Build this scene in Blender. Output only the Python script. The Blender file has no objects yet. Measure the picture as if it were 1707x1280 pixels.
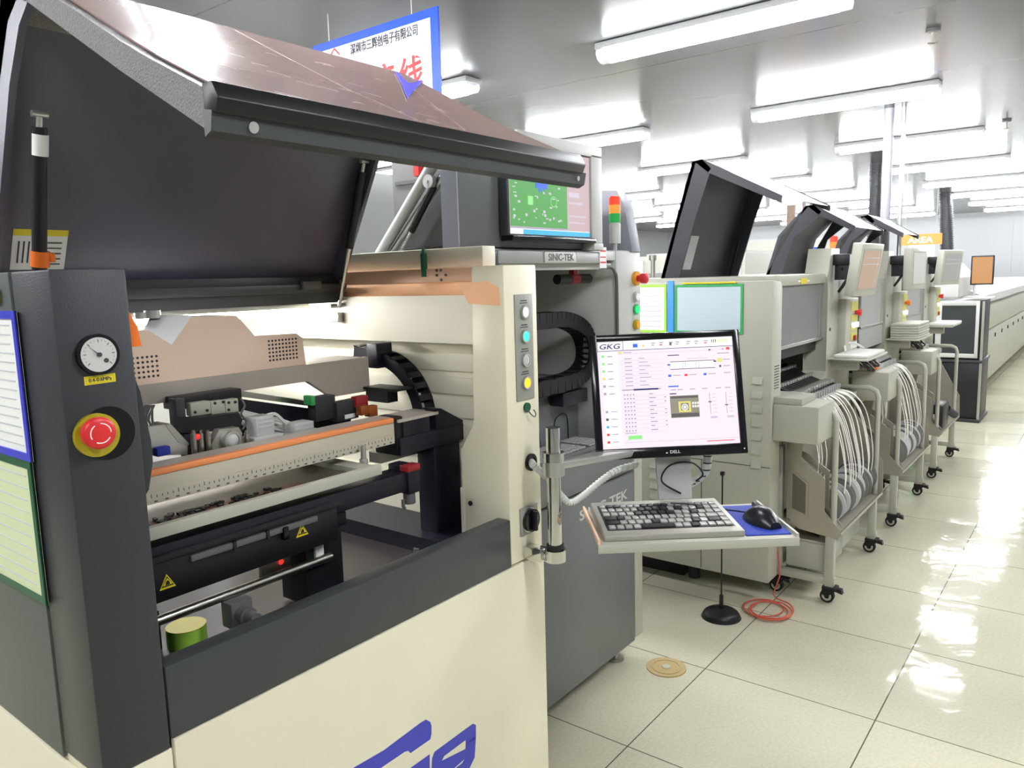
import bpy, bmesh, math, random
from mathutils import Vector, Matrix
random.seed(7)
PI = math.pi
scene = bpy.context.scene
col = scene.collection

# ------------------------------------------------------------------ camera
YAW, PITCH, ROLL, FPX = 0.662588, 0.135704, -0.028161, 1278.57
CAM_H = 1.49
Fv = Vector((math.cos(YAW) * math.cos(PITCH), math.sin(YAW) * math.cos(PITCH), -math.sin(PITCH)))
Rv = Vector((math.sin(YAW), -math.cos(YAW), 0))
Uv = Rv.cross(Fv)
R2 = math.cos(ROLL) * Rv + math.sin(ROLL) * Uv
U2 = -math.sin(ROLL) * Rv + math.cos(ROLL) * Uv
cam_data = bpy.data.cameras.new('camera')
cam_data.sensor_width = 36
cam_data.lens = 36 * FPX / 1707
cam_data.clip_start = 0.02
cam_data.clip_end = 100
cam = bpy.data.objects.new('camera', cam_data)
col.objects.link(cam)
cam.matrix_world = Matrix(((R2.x, U2.x, -Fv.x, 0), (R2.y, U2.y, -Fv.y, 0), (R2.z, U2.z, -Fv.z, CAM_H), (0, 0, 0, 1)))
scene.camera = cam

# ------------------------------------------------------------------ light and exposure
LAMP_E = 45.0            # ceiling tubes, the room's own light
scene.view_settings.view_transform = 'Standard'
scene.view_settings.look = 'None'
scene.view_settings.gamma = 1
scene.view_settings.use_curve_mapping = False
scene.view_settings.exposure = 0.9
world = bpy.data.worlds.new('world')
scene.world = world
world.use_nodes = True
world.node_tree.nodes['Background'].inputs[0].default_value = (0.9, 0.95, 1, 1)
world.node_tree.nodes['Background'].inputs[1].default_value = 0.3
try:
    scene.cycles.use_denoising = True
    scene.cycles.max_bounces = 10
    scene.cycles.sample_clamp_indirect = 6
    scene.cycles.caustics_reflective = False
except Exception:
    pass

# ------------------------------------------------------------------ materials
def lin(c):
    return tuple(((v / 255) / 12.92 if v / 255 <= 0.04045 else ((v / 255 + 0.055) / 1.055) ** 2.4) for v in c)

MATS = {}
def mat(name, c, rough=0.5, metal=0.0, bump=None, emit=0.0, alpha=1.0, trans=0.0, spec=0.5, var=None, coat=0.0, ior=1.45):
    """procedural material. bump=(scale, strength); var=(scale, amount) light colour mottling"""
    m = bpy.data.materials.new(name)
    m.use_nodes = True
    nt = m.node_tree
    b = nt.nodes['Principled BSDF']
    rgb = lin(c) + (1,)
    b.inputs['Base Color'].default_value = rgb
    b.inputs['Roughness'].default_value = rough
    b.inputs['Metallic'].default_value = metal
    b.inputs['Specular IOR Level'].default_value = spec
    b.inputs['IOR'].default_value = ior
    b.inputs['Transmission Weight'].default_value = trans
    b.inputs['Alpha'].default_value = alpha
    b.inputs['Coat Weight'].default_value = coat
    if emit:
        b.inputs['Emission Color'].default_value = rgb
        b.inputs['Emission Strength'].default_value = emit
        if not name.startswith('e_tube'):
            b.inputs['Base Color'].default_value = tuple(v * .12 for v in rgb[:3]) + (1,)
    if bump or var:
        tc = nt.nodes.new('ShaderNodeTexCoord')
    if bump:
        n = nt.nodes.new('ShaderNodeTexNoise')
        n.inputs['Scale'].default_value = bump[0]
        n.inputs['Detail'].default_value = 3
        bp = nt.nodes.new('ShaderNodeBump')
        bp.inputs['Strength'].default_value = bump[1]
        bp.inputs['Distance'].default_value = 0.004
        nt.links.new(tc.outputs['Object'], n.inputs['Vector'])
        nt.links.new(n.outputs['Fac'], bp.inputs['Height'])
        nt.links.new(bp.outputs['Normal'], b.inputs['Normal'])
    if var:
        n = nt.nodes.new('ShaderNodeTexNoise')
        n.inputs['Scale'].default_value = var[0]
        n.inputs['Detail'].default_value = 4
        mx = nt.nodes.new('ShaderNodeMix')
        mx.data_type = 'RGBA'
        k = 1 - var[1]
        mx.inputs['A'].default_value = (rgb[0] * k, rgb[1] * k, rgb[2] * k, 1)
        mx.inputs['B'].default_value = tuple(min(1, v * (1 + var[1] * .6)) for v in rgb[:3]) + (1,)
        nt.links.new(tc.outputs['Object'], n.inputs['Vector'])
        nt.links.new(n.outputs['Fac'], mx.inputs['Factor'])
        nt.links.new(mx.outputs['Result'], b.inputs['Base Color'])
    MATS[name] = m
    return m

M = MATS
mat('cream', (232, 226, 200), 0.38, var=(6, .04))
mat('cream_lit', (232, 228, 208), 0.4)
mat('white_paint', (206, 206, 202), 0.4)
mat('wall_white', (150, 152, 154), 0.5)
mat('pole_grey', (150, 148, 156), 0.4)
mat('peach_glow_paint', (255, 196, 148), 0.4)  # pale orange glow put into the colour of inner surfaces
mat('legend_yellow', (206, 200, 104), 0.5)
mat('rail_cream', (196, 190, 170), 0.42)
mat('lid_dark', (52, 53, 57), 0.38)
mat('far_cream', (160, 158, 148), 0.5)
mat('pole_brown', (128, 108, 94), 0.4)
mat('steel_dark', (120, 113, 102), 0.4, metal=0.5)
mat('scratch', (216, 192, 186), 0.5)
mat('amber', (232, 164, 44), 0.4)
mat('sky_blue', (74, 158, 236), 0.45)
mat('hood_grey', (112, 109, 107), 0.45)
mat('chain_black', (15, 15, 21), 0.42)
mat('ivory', (180, 179, 165), 0.42, var=(5, .04))
mat('ivory_dark', (168, 167, 154), 0.45)
mat('charcoal', (50, 52, 56), 0.42, bump=(420, .12), var=(9, .06))
mat('charcoal_side', (84, 90, 88), 0.4, bump=(300, .1), var=(4, .05))
mat('charcoal_bar', (64, 67, 69), 0.4, bump=(420, .1), var=(9, .05))
mat('lid_inside', (88, 85, 100), 0.34, bump=(240, .12))
mat('lid_edge', (148, 146, 146), 0.28, bump=(330, 1.0), var=(330, .55))
mat('black', (24, 24, 28), 0.4)
mat('black_gloss', (16, 16, 20), 0.18)
mat('navy_black', (26, 26, 38), 0.38, bump=(160, .08))
mat('rubber', (22, 22, 24), 0.65)
mat('steel', (178, 176, 168), 0.28, metal=1.0, bump=(60, .04))
mat('chrome', (214, 214, 210), 0.12, metal=1.0)
mat('alu', (206, 206, 202), 0.32, metal=0.9)
mat('alu_dull', (178, 176, 166), 0.42, metal=0.55)
mat('steel_sheet', (186, 180, 166), 0.38, metal=0.6, bump=(18, .06), var=(8, .12))
mat('grey_plate', (54, 48, 49), 0.35, metal=0.3, var=(7, .25))
mat('tan', (250, 222, 200), 0.5)
mat('greige', (186, 177, 168), 0.4, metal=0.15)
mat('orange_glow_paint', (243, 150, 92), 0.35)  # reflected orange put into the colour of the clamp rail edge
mat('peach', (238, 196, 166), 0.4)
mat('orange', (240, 120, 36), 0.45)
mat('red', (214, 44, 48), 0.35)
mat('dark_red', (150, 36, 40), 0.4)
mat('yellow', (226, 208, 42), 0.45)
mat('yellow_dull', (176, 164, 30), 0.45)
mat('lime', (176, 232, 84), 0.5)
mat('green', (62, 168, 96), 0.45)
mat('green_dark', (20, 84, 54), 0.45)
mat('blue', (14, 66, 196), 0.4)
mat('sign_red', (168, 16, 24), 0.45)
mat('blue_frame', (62, 66, 200), 0.4)
mat('logo_blue', (66, 70, 186), 0.45)
mat('emblem', (92, 86, 226), 0.4)
mat('pad_blue', (34, 54, 150), 0.7, bump=(500, .1))
mat('paper', (236, 236, 232), 0.7)
mat('paper_green', (212, 222, 178), 0.7, var=(7, .06))
mat('paper_blue', (196, 212, 222), 0.6)
mat('grey_print', (200, 204, 208), 0.7)
mat('dark_print', (58, 58, 66), 0.6)
mat('panel_grey', (150, 152, 142), 0.45)
mat('slate', (108, 111, 113), 0.36, bump=(300, .05), var=(3, .05))
mat('slate_light', (142, 144, 154), 0.4, bump=(300, .05))
mat('slate_dark', (70, 73, 80), 0.4)
mat('grey', (164, 166, 164), 0.42)
mat('grey_light', (196, 197, 194), 0.42)
mat('grey_dark', (96, 97, 98), 0.4)
mat('window_grey', (128, 130, 128), 0.22, var=(2, .1))
mat('door_brown', (196, 164, 130), 0.35)
mat('pvc', (222, 224, 218), 0.45)
mat('tub', (206, 206, 192), 0.25, alpha=0.75)
mat('film', (228, 230, 232), 0.2, alpha=0.8)
mat('tape_white', (232, 230, 222), 0.4)
mat('reel_grey', (128, 128, 126), 0.35)
mat('reel_white', (220, 221, 218), 0.35)
mat('red_cable', (206, 96, 74), 0.45)
mat('brown', (178, 156, 108), 0.55, var=(30, .12))
mat('sign_orange', (242, 136, 62), 0.45)
mat('white', (244, 244, 242), 0.5)
mat('acrylic', (174, 142, 136), 0.075, spec=0.9, var=(14, .12))
mat('clear_acrylic', (236, 238, 244), 0.12, spec=0.8, alpha=0.92)
mat('copper', (176, 96, 52), 0.35, metal=0.6)
mat('amber_pcb', (112, 70, 48), 0.4)
mat('keycap', (150, 149, 144), 0.22)
mat('key_dark', (34, 33, 34), 0.5)
mat('mouse_black', (22, 23, 28), 0.28)
mat('kraft', (190, 186, 172), 0.6)
# things that give off light
mat('e_tube', (249, 251, 255), emit=LAMP_E)
mat('e_work', (255, 252, 248), emit=40.0)
mat('e_screen', (250, 236, 246), emit=0.5)
mat('e_screen_white', (255, 252, 255), emit=0.54)
mat('e_pink', (225, 196, 200), emit=0.38)
mat('e_green_pcb', (88, 178, 84), emit=0.42)
mat('e_lime', (150, 240, 140), emit=0.5)
mat('e_blue', (60, 110, 230), emit=0.5)
mat('e_cyan', (70, 190, 230), emit=0.5)
mat('e_red', (240, 60, 50), emit=0.5)
mat('e_yellow', (235, 225, 120), emit=0.5)
mat('e_navy', (44, 44, 110), emit=0.5)
mat('e_grey', (176, 168, 186), emit=0.5)
mat('e_line', (212, 200, 220), emit=0.5)
mat('e_dim', (96, 92, 92), emit=0.5)
mat('e_photo', (150, 146, 128), emit=0.5)
mat('e_door', (212, 182, 158), emit=0.36)
mat('e_orange_screen', (226, 166, 104), emit=0.36)
mat('e_btn_green', (60, 226, 176), emit=1.2)
mat('e_btn_amber', (255, 178, 20), emit=1.3)
mat('e_led_green', (30, 200, 110), emit=1.0)
mat('e_white_lens', (245, 245, 255), emit=0.7)
mat('e_tower_red', (236, 70, 48), emit=0.6)
mat('e_tower_amber', (250, 150, 60), emit=0.6)
mat('e_tower_green', (40, 176, 80), emit=0.4)

def floor_mat():
    m = bpy.data.materials.new('floor_tiles'); m.use_nodes = True
    nt = m.node_tree; b = nt.nodes['Principled BSDF']; N = nt.nodes.new; L = nt.links.new
    tc = N('ShaderNodeTexCoord')
    mp = N('ShaderNodeMapping')
    mp.inputs['Location'].default_value = (-2.599 + 0.6 * 10, -0.533 + 0.6 * 20, 0)
    L(tc.outputs['Object'], mp.inputs['Vector'])
    br = N('ShaderNodeTexBrick')
    br.offset = 0; br.squash = 1
    br.inputs['Scale'].default_value = 1
    br.inputs['Brick Width'].default_value = 0.6
    br.inputs['Row Height'].default_value = 0.6
    br.inputs['Mortar Size'].default_value = 0.0022
    br.inputs['Mortar Smooth'].default_value = 0.1
    br.inputs['Bias'].default_value = 0
    c1 = lin((202, 198, 174)); c2 = lin((194, 191, 168))
    br.inputs['Color1'].default_value = c1 + (1,)
    br.inputs['Color2'].default_value = c2 + (1,)
    br.inputs['Mortar'].default_value = lin((96, 92, 80)) + (1,)
    L(mp.outputs['Vector'], br.inputs['Vector'])
    n1 = N('ShaderNodeTexNoise'); n1.inputs['Scale'].default_value = 90; n1.inputs['Detail'].default_value = 5
    n2 = N('ShaderNodeTexNoise'); n2.inputs['Scale'].default_value = 2.2; n2.inputs['Detail'].default_value = 4
    L(tc.outputs['Object'], n1.inputs['Vector']); L(tc.outputs['Object'], n2.inputs['Vector'])
    r1 = N('ShaderNodeMapRange'); r1.inputs['From Min'].default_value = .35; r1.inputs['From Max'].default_value = .65
    r1.inputs['To Min'].default_value = .93; r1.inputs['To Max'].default_value = 1.03
    L(n1.outputs['Fac'], r1.inputs['Value'])
    r2 = N('ShaderNodeMapRange'); r2.inputs['From Min'].default_value = .3; r2.inputs['From Max'].default_value = .7
    r2.inputs['To Min'].default_value = .92; r2.inputs['To Max'].default_value = 1.03
    L(n2.outputs['Fac'], r2.inputs['Value'])
    mu = N('ShaderNodeMath'); mu.operation = 'MULTIPLY'
    L(r1.outputs['Result'], mu.inputs[0]); L(r2.outputs['Result'], mu.inputs[1])
    hs = N('ShaderNodeHueSaturation')
    L(br.outputs['Color'], hs.inputs['Color']); L(mu.outputs['Value'], hs.inputs['Value'])
    L(hs.outputs['Color'], b.inputs['Base Color'])
    b.inputs['Roughness'].default_value = 0.08
    b.inputs['Specular IOR Level'].default_value = 0.13
    n3 = N('ShaderNodeTexNoise'); n3.inputs['Scale'].default_value = 7; n3.inputs['Detail'].default_value = 2
    n3.inputs['Distortion'].default_value = .6
    L(tc.outputs['Object'], n3.inputs['Vector'])
    bp = N('ShaderNodeBump'); bp.inputs['Strength'].default_value = .15; bp.inputs['Distance'].default_value = .012
    # every raised tile lies a hair out of level
    dv = N('ShaderNodeVectorMath'); dv.operation = 'SCALE'; dv.inputs['Scale'].default_value = 1 / .6
    L(mp.outputs['Vector'], dv.inputs[0])
    fl = N('ShaderNodeVectorMath'); fl.operation = 'FLOOR'; L(dv.outputs['Vector'], fl.inputs[0])
    wn = N('ShaderNodeTexWhiteNoise'); wn.noise_dimensions = '3D'; L(fl.outputs['Vector'], wn.inputs['Vector'])
    sb = N('ShaderNodeVectorMath'); sb.operation = 'SUBTRACT'; sb.inputs[1].default_value = (.5, .5, .5); L(wn.outputs['Color'], sb.inputs[0])
    sc = N('ShaderNodeVectorMath'); sc.operation = 'SCALE'; sc.inputs['Scale'].default_value = .03; L(sb.outputs['Vector'], sc.inputs[0])
    ge = N('ShaderNodeNewGeometry'); ad = N('ShaderNodeVectorMath'); L(ge.outputs['Normal'], ad.inputs[0]); L(sc.outputs['Vector'], ad.inputs[1])
    nm = N('ShaderNodeVectorMath'); nm.operation = 'NORMALIZE'; L(ad.outputs['Vector'], nm.inputs[0])
    L(nm.outputs['Vector'], bp.inputs['Normal'])
    L(n3.outputs['Fac'], bp.inputs['Height']); L(bp.outputs['Normal'], b.inputs['Normal'])
    return m
M['floor'] = floor_mat()

def ceiling_mat():
    m = bpy.data.materials.new('ceiling_panels'); m.use_nodes = True
    nt = m.node_tree; b = nt.nodes['Principled BSDF']; N = nt.nodes.new; L = nt.links.new
    tc = N('ShaderNodeTexCoord'); mp = N('ShaderNodeMapping')
    mp.inputs['Location'].default_value = (-4.22 + 11.0, 40, 0)
    L(tc.outputs['Object'], mp.inputs['Vector'])
    br = N('ShaderNodeTexBrick'); br.offset = 0; br.squash = 1
    br.inputs['Scale'].default_value = 1
    br.inputs['Brick Width'].default_value = 2.2; br.inputs['Row Height'].default_value = 80
    br.inputs['Mortar Size'].default_value = .006
    br.inputs['Color1'].default_value = lin((98, 99, 100)) + (1,)
    br.inputs['Color2'].default_value = lin((94, 95, 96)) + (1,)
    br.inputs['Mortar'].default_value = lin((70, 70, 68)) + (1,)
    L(mp.outputs['Vector'], br.inputs['Vector']); L(br.outputs['Color'], b.inputs['Base Color'])
    b.inputs['Roughness'].default_value = .2
    b.inputs['Specular IOR Level'].default_value = .3
    n3 = N('ShaderNodeTexNoise'); n3.inputs['Scale'].default_value = 1.5
    L(tc.outputs['Object'], n3.inputs['Vector'])
    bp = N('ShaderNodeBump'); bp.inputs['Strength'].default_value = .05; bp.inputs['Distance'].default_value = .01
    L(n3.outputs['Fac'], bp.inputs['Height']); L(bp.outputs['Normal'], b.inputs['Normal'])
    return m
M['ceiling'] = ceiling_mat()

# ------------------------------------------------------------------ mesh helpers
WM = {}      # object name -> world matrix of its coordinate frame

class MB:
    def __init__(s):
        s.bm = bmesh.new(); s.mi = 0
    def _tag(s, n0):
        s.bm.faces.ensure_lookup_table()
        for f in s.bm.faces[n0:]:
            f.material_index = s.mi
    def m(s, i):
        s.mi = i; return s
    def box(s, x0, x1, y0, y1, z0, z1, bev=0.0, seg=2):
        n0 = len(s.bm.faces)
        v = [s.bm.verts.new(p) for p in ((x0, y0, z0), (x1, y0, z0), (x1, y1, z0), (x0, y1, z0), (x0, y0, z1), (x1, y0, z1), (x1, y1, z1), (x0, y1, z1))]
        fs = [s.bm.faces.new([v[i] for i in q]) for q in ((3, 2, 1, 0), (4, 5, 6, 7), (0, 1, 5, 4), (1, 2, 6, 5), (2, 3, 7, 6), (3, 0, 4, 7))]
        if bev:
            es = list({e for f in fs for e in f.edges})
            bmesh.ops.bevel(s.bm, geom=es, offset=bev, segments=seg, affect='EDGES', profile=.5)
        s._tag(n0); return s
    def quad(s, pts):
        n0 = len(s.bm.faces)
        s.bm.faces.new([s.bm.verts.new(p) for p in pts]); s._tag(n0); return s
    def prism(s, pts, vec, bev=0.0):
        """closed polygon extruded along vec"""
        n0 = len(s.bm.faces)
        vec = Vector(vec); a = [Vector(p) for p in pts]
        nrm = Vector((0, 0, 0))
        for i in range(len(a)):
            nrm += a[i].cross(a[(i + 1) % len(a)])
        if nrm.dot(vec) > 0:
            a.reverse()
        va = [s.bm.verts.new(p) for p in a]; vb = [s.bm.verts.new(p + vec) for p in a]
        fs = [s.bm.faces.new(va), s.bm.faces.new(list(reversed(vb)))]
        n = len(a)
        for i in range(n):
            j = (i + 1) % n
            fs.append(s.bm.faces.new((va[j], va[i], vb[i], vb[j])))
        if bev:
            es = list({e for f in fs for e in f.edges})
            bmesh.ops.bevel(s.bm, geom=es, offset=bev, segments=2, affect='EDGES', profile=.5)
        s._tag(n0); return s
    def yz(s, pts, x0, x1, bev=0.0):
        return s.prism([(x0, p[0], p[1]) for p in pts], (x1 - x0, 0, 0), bev)
    def xz(s, pts, y0, y1, bev=0.0):
        return s.prism([(p[0], y0, p[1]) for p in pts], (0, y1 - y0, 0), bev)
    def xy(s, pts, z0, z1, bev=0.0):
        return s.prism([(p[0], p[1], z0) for p in pts], (0, 0, z1 - z0), bev)
    def cyl(s, p, q, r, r2=None, n=20):
        n0 = len(s.bm.faces)
        p, q = Vector(p), Vector(q); d = (q - p).normalized()
        a = d.orthogonal().normalized(); b = d.cross(a); r2 = r if r2 is None else r2
        va = []; vb = []
        for i in range(n):
            t = 2 * PI * i / n; e = a * math.cos(t) + b * math.sin(t)
            va.append(s.bm.verts.new(p + e * r)); vb.append(s.bm.verts.new(q + e * r2))
        for i in range(n):
            j = (i + 1) % n
            s.bm.faces.new((va[i], va[j], vb[j], vb[i]))
        s.bm.faces.new(list(reversed(va))); s.bm.faces.new(vb)
        s._tag(n0); return s
    def ring(s, c, axis, r0, r1, h, n=28):
        """flat annulus of thickness h along axis"""
        n0 = len(s.bm.faces)
        c = Vector(c); d = Vector(axis).normalized(); a = d.orthogonal().normalized(); b = d.cross(a)
        V = []
        for i in range(n):
            t = 2 * PI * i / n; e = a * math.cos(t) + b * math.sin(t)
            V.append([s.bm.verts.new(c + e * r0), s.bm.verts.new(c + e * r1), s.bm.verts.new(c + e * r1 + d * h), s.bm.verts.new(c + e * r0 + d * h)])
        for i in range(n):
            j = (i + 1) % n
            for k in range(4):
                l = (k + 1) % 4
                s.bm.faces.new((V[i][k], V[j][k], V[j][l], V[i][l]))
        s._tag(n0); return s
    def dome(s, c, axis, r, h, n=20, m=5):
        n0 = len(s.bm.faces)
        c = Vector(c); d = Vector(axis).normalized(); a = d.orthogonal().normalized(); b = d.cross(a)
        rows = []
        for k in range(m):
            t = (PI / 2) * k / m
            rows.append([s.bm.verts.new(c + d * h * math.sin(t) + (a * math.cos(2 * PI * i / n) + b * math.sin(2 * PI * i / n)) * r * math.cos(t)) for i in range(n)])
        top = s.bm.verts.new(c + d * h)
        for k in range(m - 1):
            for i in range(n):
                j = (i + 1) % n
                s.bm.faces.new((rows[k][i], rows[k][j], rows[k + 1][j], rows[k + 1][i]))
        for i in range(n):
            s.bm.faces.new((rows[-1][i], rows[-1][(i + 1) % n], top))
        s.bm.faces.new(list(reversed(rows[0])))
        s._tag(n0); return s
    def tube(s, pts, r, n=8, closed=False, sub=0, flat=None):
        """tube along points; flat=(half_width, half_thickness, up) makes a ribbon"""
        n0 = len(s.bm.faces)
        P = [Vector(p) for p in pts]
        if sub:
            P = spline(P, sub, closed)
        rows = []; prev = None; m = len(P)
        for i in range(m):
            a = P[(i - 1) % m] if (i or closed) else P[0]
            b = P[(i + 1) % m] if (i < m - 1 or closed) else P[-1]
            d = (b - a).normalized() if (b - a).length > 1e-9 else Vector((0, 0, 1))
            if flat:
                u = Vector(flat[2]); u = (u - d * u.dot(d)).normalized(); w = d.cross(u)
                ring = [P[i] + u * sx * flat[0] + w * sy * flat[1] for sx, sy in ((-1, -1), (1, -1), (1, 1), (-1, 1))]
            else:
                if prev is None:
                    u = d.orthogonal().normalized()
                else:
                    u = (prev - d * prev.dot(d))
                    u = u.normalized() if u.length > 1e-6 else d.orthogonal().normalized()
                prev = u; w = d.cross(u)
                ring = [P[i] + (u * math.cos(2 * PI * k / n) + w * math.sin(2 * PI * k / n)) * r for k in range(n)]
            rows.append([s.bm.verts.new(p) for p in ring])
        k = len(rows[0])
        for i in range(m if closed else m - 1):
            A, B = rows[i], rows[(i + 1) % m]
            for j in range(k):
                l = (j + 1) % k
                s.bm.faces.new((A[j], A[l], B[l], B[j]))
        if not closed:
            s.bm.faces.new(list(reversed(rows[0]))); s.bm.faces.new(rows[-1])
        s._tag(n0); return s
    def xform(s, Mx):
        s.bm.transform(Mx); return s
    def build(s, name, mats, parent=None, label=None, local=False, smooth=True, cat=None, group=None, kind=None, origin=None):
        bm = s.bm
        bmesh.ops.recalc_face_normals(bm, faces=bm.faces)
        me = bpy.data.meshes.new(name)
        if parent is not None:
            W = WM[parent.name]
            if not local:
                bm.transform(W.inverted())
        else:
            if origin is None:
                xs = [v.co for v in bm.verts]
                origin = Vector(((min(v.x for v in xs) + max(v.x for v in xs)) / 2, (min(v.y for v in xs) + max(v.y for v in xs)) / 2, min(v.z for v in xs)))
            origin = Vector(origin); bm.transform(Matrix.Translation(-origin)); W = Matrix.Translation(origin)
        bm.to_mesh(me); bm.free()
        if not isinstance(mats, (list, tuple)):
            mats = [mats]
        for q in mats:
            me.materials.append(M[q])
        if smooth:
            me.polygons.foreach_set('use_smooth', [True] * len(me.polygons))
            me.set_sharp_from_angle(angle=math.radians(38))
        o = bpy.data.objects.new(name, me); col.objects.link(o)
        if parent is not None:
            o.parent = parent
        else:
            o.location = origin
        WM[o.name] = W
        tag(o, label, cat, group, kind)
        return o

def spline(P, sub, closed=False):
    out = []; n = len(P)
    for i in range(n if closed else n - 1):
        p0 = P[(i - 1) % n] if (i or closed) else P[0]; p1 = P[i]; p2 = P[(i + 1) % n]
        p3 = P[(i + 2) % n] if (i + 2 < n or closed) else P[-1]
        for k in range(sub):
            t = k / sub
            out.append(0.5 * ((2 * p1) + (p2 - p0) * t + (2 * p0 - 5 * p1 + 4 * p2 - p3) * t * t + (3 * p1 - p0 - 3 * p2 + p3) * t ** 3))
    if not closed:
        out.append(P[-1])
    return out

def tag(o, label=None, cat=None, group=None, kind=None):
    if label: o['label'] = label
    if cat: o['category'] = cat
    if group: o['group'] = group
    if kind: o['kind'] = kind
    return o

def thing(name, loc, label, cat, group=None, rot=None):
    o = bpy.data.objects.new(name, None); col.objects.link(o)
    o.empty_display_size = .1
    W = Matrix.Translation(Vector(loc))
    if rot is not None:
        W = W @ rot.to_4x4()
    o.matrix_world = W
    WM[o.name] = W
    return tag(o, label, cat, group)

def dup(root, delta, label=None, group=None):
    r = root.copy(); col.objects.link(r); r.location = root.location + Vector(delta)
    WM[r.name] = Matrix.Translation(Vector(delta)) @ WM[root.name]
    if label: r['label'] = label
    if group: r['group'] = group
    for ch in list(root.children):
        c = ch.copy(); col.objects.link(c); c.parent = r; WM[c.name] = WM[r.name]
        for g in ch.children:
            d = g.copy(); col.objects.link(d); d.parent = c; WM[d.name] = WM[r.name]
    return r

def text(name, s, mt, parent, origin, xa, ya, width=None, height=None, bold=0.0, depth=.0006, shear=0.0, label=None, local=False):
    """lettering as a thin mesh: centre at origin, xa / ya reading and up directions"""
    cu = bpy.data.curves.new('lettering', 'FONT')
    cu.body = s; cu.extrude = .02; cu.offset = bold; cu.shear = shear; cu.resolution_u = 3
    cu.align_x = 'LEFT'
    tmp = bpy.data.objects.new('lettering_tmp', cu); col.objects.link(tmp)
    dg = bpy.context.evaluated_depsgraph_get()
    me = bpy.data.meshes.new_from_object(tmp.evaluated_get(dg))
    bpy.data.objects.remove(tmp); bpy.data.curves.remove(cu)
    bm = bmesh.new(); bm.from_mesh(me); bpy.data.meshes.remove(me)
    xs = [v.co.x for v in bm.verts]; ys = [v.co.y for v in bm.verts]
    x0, x1, y0, y1 = min(xs), max(xs), min(ys), max(ys)
    sx = (width / (x1 - x0)) if width else height / (y1 - y0)
    sy = (height / (y1 - y0)) if height else sx
    xa = Vector(xa).normalized(); ya = Vector(ya).normalized(); n = xa.cross(ya)
    Mx = Matrix.Translation(Vector(origin)) @ Matrix((xa, ya, n)).transposed().to_4x4() @ Matrix.Diagonal((sx, sy, depth / .02, 1)) @ Matrix.Translation((-(x0 + x1) / 2, -(y0 + y1) / 2, 0))
    bm.transform(Mx)
    b = MB(); b.bm.free(); b.bm = bm
    for f in bm.faces: f.material_index = 0
    return b.build(name, mt, parent, label, local=local, smooth=False)

def decal(name, items, mats, parent, origin, xa, ya, label=None, local=False, thick=.0004):
    """flat coloured marks on one plane: items = (x0, y0, x1, y1, material index[, level])"""
    xa = Vector(xa).normalized(); ya = Vector(ya).normalized(); n = xa.cross(ya)
    b = MB()
    for it in items:
        x0, y0, x1, y1, mi = it[:5]; lv = it[5] if len(it) > 5 else 1
        b.m(mi).box(x0, x1, y0, y1, 0, thick * lv)
    b.xform(Matrix.Translation(Vector(origin)) @ Matrix((xa, ya, n)).transposed().to_4x4())
    return b.build(name, mats, parent, label, local=local, smooth=False)

# ================================================================== the room
MB().quad([(-4, -3.2, 0), (21, -3.2, 0), (21, 12, 0), (-4, 12, 0)]).build('floor', 'floor', kind='structure', origin=(0, 0, 0), smooth=False)
MB().box(-4, 21, -3.2, 12, 2.7, 2.75).build('ceiling', 'ceiling', kind='structure', origin=(0, 0, 2.7), smooth=False)
b = MB().box(20.6, 20.7, -3.2, 12, 0, 2.7)
for k in range(12):
    b.box(20.592, 20.6, -3.0 + 1.2 * k, -2.99 + 1.2 * k, 0, 2.7)
b.build('wall_far', 'wall_white', kind='structure', smooth=False)
MB().box(-4.1, -4, -3.2, 12, 0, 2.7).build('wall_near', 'wall_white', kind='structure', smooth=False)
MB().box(-4, 21, -3.3, -3.2, 0, 2.7).build('wall_aisle', 'wall_white', kind='structure', smooth=False)
MB().box(-4, 21, 10.2, 10.3, 0, 2.7).build('wall_back', 'wall_white', kind='structure', smooth=False)

# ---- fluorescent lamps
def make_lamp(cx, y0, y1, label, group):
    r = thing('ceiling_lamp', (cx, (y0 + y1) / 2, 2.61), label, 'ceiling light', group)
    MB().box(cx - .07, cx + .07, y0, y1, 2.665, 2.698, .006).build('housing', 'grey_light', r)
    h = [(cx - .055, 2.665), (cx - .06, 2.645), (cx - .045, 2.618), (cx - .015, 2.606), (cx + .015, 2.606), (cx + .045, 2.618), (cx + .06, 2.645), (cx + .055, 2.665)]
    MB().xz(h, y0 + .05, y1 - .05).build('diffuser', 'e_tube', r)
    for yy in (y0 + .004, y1 - .05):
        MB().xz([(p[0] + (p[0] - cx) * .06, p[1]) for p in h], yy, yy + .046).build('end_cap', 'clear_acrylic', r)
    return r
lamp0 = None
lamp_rows = [(-1.25, .0), (.96, 2.24), (3.1, 4.38), (5.2, 6.48), (7.4, 8.68)]
for ri, (ya, yb) in enumerate(lamp_rows):
    for k in range(-2, 8):
        X = 3.68 + 2.2 * k - (.07 if k < 0 else 0)
        if ri == 4 and k < 1: continue
        if lamp0 is None:
            lamp0 = make_lamp(X, ya, yb, '', None); l = lamp0; base = (X, ya)
        else:
            l = dup(lamp0, (X - base[0], ya - base[1] + (.5 if ri == 1 and k < 0 else 0), 0))
        l['label'] = 'fluorescent tube lamp glowing on the grey ceiling above the machine room'
        l['group'] = 'fluorescent lamps on the ceiling'
        if ri == 1 and k == 0: l['label'] = 'big bright fluorescent lamp nearest on the ceiling, cut by the top edge of the picture'
        if ri == 1 and k == 1: l['label'] = 'second fluorescent lamp along the aisle, next after the biggest one'
        if ri == 2 and k == 1: l['label'] = 'fluorescent lamp whose end shows just above the grey hood with the green screen'

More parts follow.
